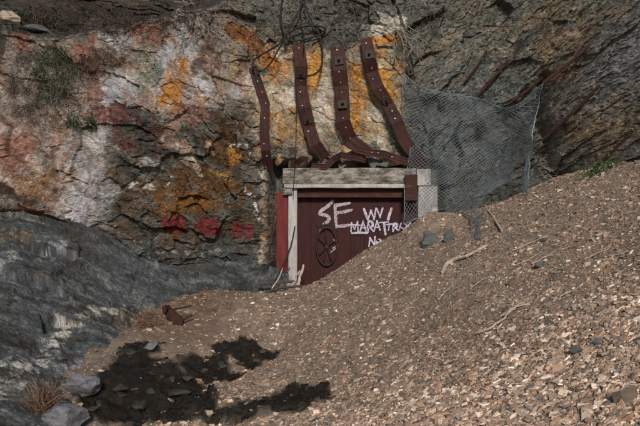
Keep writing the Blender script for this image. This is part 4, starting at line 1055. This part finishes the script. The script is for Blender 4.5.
def keepnet(u, v):
    if v > 4.9 and 5.2 < u < 6.6: return False
    if v > 3.2 and u > 6.3 and v < 99: return u > 6.55 - .0 * v and v < 6.0
    if v > 5.2 and u > 4.6 and u < 6.5: return False
    if v > 5.6 and u < .9 and False: return False
    return vnoise(np.array([u * 1.3]), np.array([v * 1.3]), np.array([3.3]), 5)[0] > -.80
netwires(NU, NV, .0026, keepnet, 'wire_mesh')
for pl in [[(x, 0) for x in np.linspace(0, nc_ - 1, 40)], [(nc_ - 1, y) for y in np.linspace(0, 5.6, 30)], [(0, y) for y in np.linspace(0, nr - 1, 30)], [(x, 6) for x in np.linspace(0, 4.8, 24)]]:
    P = netpoint(np.array([a for a, b in pl]), np.array([b for a, b in pl])); V, Fq = tube(P, .007, 5); mk('edge_wire', V, Fq, 'galvanised_wire', net)
P = np.array([at(474, 217, 9.6), at(473, 226, 9.4), at(475, 236, 9.1)]); 
# ragged tail of netting lying on the scree
c = ground_hit(474, 232)
parts = []
for k in range(16):
    a = netpoint(np.array([3.6 + .09 * k]), np.array([6.0]))[0]; b = ground_hit(470 + k * .7, 224 + 16 * random.random()) + [0, 0, .03]
    b2 = b + [random.uniform(-.06, .06), -.08, -.01]
    parts.append(tube(spline([a, .5 * (a + b) + [random.uniform(-.04, .04), -.03, 0], b, b2], 3), .0035, 3, False))
V, Fq = join(parts); mk('frayed_tail', V, Fq, 'galvanised_wire', net)
parts = []
for k in range(14):
    a = netpoint(np.array([6.6 + .03 * k]), np.array([3.1]))[0]
    b = at(524 + random.uniform(-3, 3), 192 + random.uniform(-8, 8), a[1] - .05); mid = at(527 + random.uniform(-3, 3), 165, a[1] - .08)
    parts.append(tube(spline([a, mid, b], 4), .0035, 3, False))
V, Fq = join(parts); mk('frayed_tail', V, Fq, 'galvanised_wire', net)

# ------------------------------------------------------------------ vegetation
def blades(base_pts, normals, n, length, width, spread, droop, seed):
    r = np.random.default_rng(seed); k = len(base_pts)
    V, Fq, rv = [], [], []
    for i in range(n):
        j = r.integers(k); b = base_pts[j] + r.normal(0, .02, 3); d = normals[j] + r.normal(0, spread, 3); d /= np.linalg.norm(d)
        l = length * r.uniform(.5, 1.3); w = width * r.uniform(.6, 1.3); s = np.cross(d, r.normal(size=3)); s /= np.linalg.norm(s) + 1e-9
        p1 = b + d * l * .5 + [0, 0, -droop * l * .15]; p2 = b + d * l + [0, 0, -droop * l * r.uniform(.3, .9)]
        q = len(V); V += [b - s * w, b + s * w, p1 - s * w * .7, p1 + s * w * .7, p2]; Fq += [(q, q + 1, q + 3, q + 2), (q + 2, q + 3, q + 4)]
        rv += [r.uniform()] * 5
    return np.array(V), Fq, rv
def tuft(name, spots, n, length, width, material, label, cat='grass', spread=.45, droop=.6, on='c', nrm=None, group=None, seed=1):
    P = []
    for px, py in spots: P.append(cliff_hit(px, py) if on == 'c' else ground_hit(px, py))
    P = np.array(P); nr_ = np.tile(np.array(nrm if nrm is not None else ((0, -.7, .55) if on == 'c' else (0, -.15, 1.)), float), (len(P), 1))
    V, Fq, rv = blades(P, nr_, n, length, width, spread, droop, seed)
    return tag(mk(name, V, Fq, material, attrs={'rnd': ('FLOAT', rv)}), label, cat, group)
def scat(cx, cy, rx, ry, n, seed):
    r = np.random.default_rng(seed); a = r.uniform(0, 2 * np.pi, n); q = np.sqrt(r.uniform(0, 1, n)); return [(cx + rx * q_ * math.cos(a_), cy + ry * q_ * math.sin(a_)) for a_, q_ in zip(a, q)]
tuft('grass_clump', scat(55, 76, 22, 30, 90, 1), 1300, .17, .0045, 'green_grass', 'large green grass clump hanging on the upper rock face', seed=1)
tuft('grass_clump', scat(92, 126, 7, 7, 10, 2), 180, .12, .005, 'green_grass', 'small green tuft beside the pale streaked rock', seed=2)
tuft('grass_clump', scat(75, 122, 8, 8, 12, 3), 220, .13, .0045, 'green_grass', 'green tuft at the foot of the withered grass', seed=3)
tuft('dry_grass_clump', scat(48, 88, 38, 42, 200, 4), 3000, .20, .003, 'grey_straw', 'withered grey grass matted around and below the green clump', spread=.75, droop=1.0, seed=4)
tuft('dry_grass_clump', scat(100, 60, 24, 14, 40, 5), 700, .18, .0035, 'dry_grass', 'brown dead grass in the hollow above the lilac rock', droop=1.0, seed=5)
tuft('dry_grass_clump', scat(44, 408, 12, 8, 16, 6), 420, .30, .003, 'dry_grass', 'reddish dry grass tuft at the foot of the grey slab', spread=.55, droop=.5, nrm=(-.1, -.3, 1), seed=6)
tuft('dry_grass_clump', scat(150, 322, 16, 8, 26, 7), 650, .24, .003, 'dry_grass', 'matted dry grass beside the red bracket', spread=.5, droop=1.0, on='g', nrm=(-.7, -.6, .5), seed=7)
o = tuft('dry_grass_clump', scat(215, 300, 40, 14, 60, 8), 600, .13, .003, 'dry_grass', 'thin brown dead grass on the bank below the red squares', spread=.8, droop=1.0, on='g', seed=8); o['kind'] = 'stuff'
tuft('dry_grass_clump', scat(95, 22, 95, 12, 160, 9), 2600, .15, .004, 'brown_litter', 'dark dead grass and leaf litter covering the ledge above the face', spread=.9, droop=.8, seed=9)
def leafpatch(name, spots, n, size, material, label, on, seed):
    r = np.random.default_rng(seed); V, Fq, rv = [], [], []
    P = [ground_hit(*s) if on == 'g' else cliff_hit(*s) for s in spots]
    for i in range(n):
        b = P[r.integers(len(P))] + r.normal(0, .05, 3) + [0, -.03, abs(r.normal(0, .03))]
        d = r.normal(size=3) + [0, -.4, .6]; d /= np.linalg.norm(d); s = np.cross(d, r.normal(size=3)); s /= np.linalg.norm(s); l = size * r.uniform(.6, 1.4)
        q = len(V); V += [b, b + d * l * .5 + s * l * .32, b + d * l, b + d * l * .5 - s * l * .32]; Fq += [(q, q + 1, q + 2, q + 3)]; rv += [r.uniform()] * 4
    return tag(mk(name, np.array(V), Fq, material, attrs={'rnd': ('FLOAT', rv)}), label, 'plant')
o = leafpatch('green_plant', [(585 + 3.4 * k, 178 - 1.2 * k + random.uniform(-3, 2)) for k in range(9)], 420, .036, 'vivid_leaf', 'bright green leafy plants where the scree meets the rock', 'g', 3); o['kind'] = 'stuff'

def roots(name, starts, n, length, material, label, down=-1.0, r0=.006, seed=1, cat='roots', side=(0, 0), wig=.35):
    r = np.random.default_rng(seed); parts = []
    for i in range(n):
        px, py = starts[r.integers(len(starts))]; c = cliff_hit(px + r.normal(0, 3), py + r.normal(0, 2)); p = c + [0, -.02, 0]
        d = np.array([r.normal(side[0], .5), -.25 + r.normal(0, .15), down + side[1] + r.normal(0, .3)]); d /= np.linalg.norm(d)
        l = length * r.uniform(.4, 1.2); k = 7; pts = [p]
        for q in range(k):
            d = d + r.normal(0, wig, 3) * [1, .4, 1]; d /= np.linalg.norm(d); p = p + d * l / k
            yl = float(Fg(p[0], p[2])[0]); p = np.array([p[0], min(p[1], yl - .01), p[2]]); p[1] = max(p[1], yl - .30); pts.append(p)
        rr_ = r0 * r.uniform(.5, 1.3); parts.append(tube(pts, np.linspace(rr_, rr_ * .35, len(pts)), 4, False))
    V, Fq = join(parts); return tag(mk(name, V, Fq, material), label, cat)
roots('hanging_roots', scat(192, 8, 14, 8, 12, 1), 34, .8, 'dark_root', 'tangle of dark roots hanging over the lip of the pale face', seed=1, side=(.5, 0))
roots('hanging_roots', scat(178, 6, 5, 8, 8, 2), 10, .5, 'pale_root', 'few pale roots crossing the dark ledge', seed=2, side=(.3, .6), r0=.009)
roots('dead_twigs', scat(296, 4, 18, 6, 12, 3), 90, .34, 'pale_root', 'spray of pale dead twigs around the cable tops', seed=3, r0=.0045, wig=.5, cat='twigs')
roots('hanging_roots', scat(398, 32, 10, 10, 10, 4), 26, .7, 'pale_root', 'pale roots curling over the grey rock beside the longest strap', seed=4, side=(.5, .1), r0=.007)
roots('hanging_roots', scat(350, 6, 14, 5, 10, 5), 18, .55, 'dark_root', 'thin dark roots above the brighter red strap', seed=5)
roots('dead_twigs', scat(90, 20, 70, 10, 30, 6), 110, .5, 'dark_root', 'dark tangled twigs littering the ledge above the pale face', seed=6, down=-.1, wig=.7, cat='twigs')
roots('dead_twigs', scat(70, 90, 20, 16, 14, 7), 26, .3, 'pale_root', 'pale dead stems among the withered grass', seed=7, r0=.005, wig=.5, cat='twigs')
roots('hanging_roots', scat(212, 22, 10, 14, 10, 8), 18, .75, 'pale_root', 'thin pale roots running down the groove beside the pale face', seed=8, r0=.005, side=(.35, 0))
roots('hanging_roots', scat(425, 20, 16, 14, 10, 9), 18, .6, 'dark_root', 'dark roots on the grey rock above the netting corner', seed=9, side=(.4, 0))

# sticks
def stick(pp, r, label, material='bleached_stick', lift=.022, name='stick'):
    P = np.array([ground_hit(px, py) + [0, 0, lift + (l if l else 0)] for px, py, l in pp]); P = spline(P, 4) if len(P) > 2 else np.array([P[0] * (1 - t) + P[1] * t for t in np.linspace(0, 1, 5)])
    P[1:-1] += np.random.default_rng(len(label)).normal(0, .004, (len(P) - 2, 3))
    V, Fq = tube(P, np.linspace(r, r * .5, len(P)), 6); return tag(mk(name, V, Fq, material), label, 'stick')
stick([(443, 274, 0), (447, 267, .01), (458, 262, .02), (470, 258, .01), (487, 247, 0)], .026, 'thick bleached root snaking across the scree below the boulder')
stick([(502, 233, 0), (485, 211, .06)], .016, 'straight bleached stick leaning at the torn netting tail')
stick([(476, 338, .01), (490, 333, .02), (502, 325, .02), (511, 314, .01), (532, 304, 0)], .011, 'long curved pale stick lying low on the slope')
stick([(532, 266, 0), (543, 262, .01), (552, 257, .01)], .007, 'short pale twig beside the flat dark stone')
stick([(512, 253, 0), (530, 246, .01), (548, 238, 0)], .006, 'thin pale twig above the flat dark stone')
stick([(438, 302, 0), (447, 294, .01), (453, 287, 0)], .006, 'thin twig below the bleached root')
stick([(505, 320, 0), (517, 311, .01), (526, 302, 0)], .005, 'fine straw crossing the long curved stick')
for k, (a, b, c_, lb) in enumerate([((515, 268), (530, 262), (541, 255), 'fine pale twig just under the flat dark stone'), ((560, 300), (572, 296), (583, 287), 'fine twig alone on the open slope'), ((470, 292), (482, 283), (490, 279), 'thin straw below the leaning stick'),
        ((395, 318), (408, 312), (418, 309), 'thin straw on the slope under the red door'), ((585, 262), (600, 256), (612, 246), 'fine pale twig below the green plants')]):
    stick([(*a, 0), (*b, .01), (*c_, 0)], .0045, lb)
def branch(pp, r, label, material='bleached_stick'):
    P = spline([at(*p) for p in pp], 4) if len(pp) > 2 else np.array([at(*pp[0]) * (1 - t) + at(*pp[1]) * t for t in np.linspace(0, 1, 6)])
    P[1:-1] += np.random.default_rng(len(label)).normal(0, .006, (len(P) - 2, 3))
    V, Fq = tube(P, np.linspace(r, r * .6, len(P)), 6); return tag(mk('branch', V, Fq, material), label, 'branch')
branch([(296, 293, 9.55), (299, 280, 9.65), (303.5, 265, 9.8)], .028, 'broken grey branch standing against the red door')
branch([(280, 297, 9.5), (290, 283, 9.7), (300, 271, 9.9)], .024, 'grey branch leaning on the white post')
branch([(258, 283, 9.6), (274, 284, 9.6), (294, 281, 9.65)], .026, 'dark branch lying across the foot of the red side board', 'dark_root')
branch([(266, 293, 9.4), (280, 288, 9.5), (302, 286, 9.6)], .03, 'rotten dark log in the litter by the door', 'dark_root')
branch([(287, 290, 9.5), (284, 277, 9.6), (290, 268, 9.7)], .014, 'thin crooked twig below the white post', 'dark_root')
branch([(270, 291, 9.5), (278, 280, 9.55), (283, 268, 9.7)], .012, 'thin pale twig rising before the red side board')
cable([(295, 226, YF - .02), (291, 245, YF - .04), (284, 262, YF - .1), (275, 281, YF - .25)], .010, 'thin black rod leaning across the white post', 'thin_rod', 'rod')

# red bracket at the gully head
c = ground_hit(174, 320); s_ = c[1] / FPX
br = empty('red_bracket', c, 'rusty red steel bracket with two prongs stuck in the bank', 'bracket')
def quadprism(pp, y0, th):
    V = [[(px - 320) * y0 / FPX, y0 + dy, CAM_Z + (213 - py) * y0 / FPX] for dy in (0, th) for px, py in pp]; n_ = len(pp)
    return np.array(V), [tuple(range(n_)), tuple(reversed(range(n_, 2 * n_)))] + [(i, i + n_, (i + 1) % n_ + n_, (i + 1) % n_) for i in range(n_)]
yb = c[1] - .16
V, Fq = quadprism([(164, 306), (168, 305.5), (171, 309), (183.5, 320), (182, 328), (176, 330), (173, 327), (172, 321), (162, 313)], yb, .05); mk('plate', V, Fq, 'rusty_steel', br)
V, Fq = quadprism([(162.2, 306.5), (165, 305.2), (167.5, 308), (164.5, 314), (162, 312.5)], yb - .06, .058); mk('flange', V, Fq, 'rusty_steel', br)
for a, b in (((170, 310), (191, 306)), ((180, 322), (192, 315))):
    V, Fq = tube([at(*a, yb + .03), at(*b, yb + .12)], .013, 6); mk('prong', V, Fq, 'dark_iron', br)
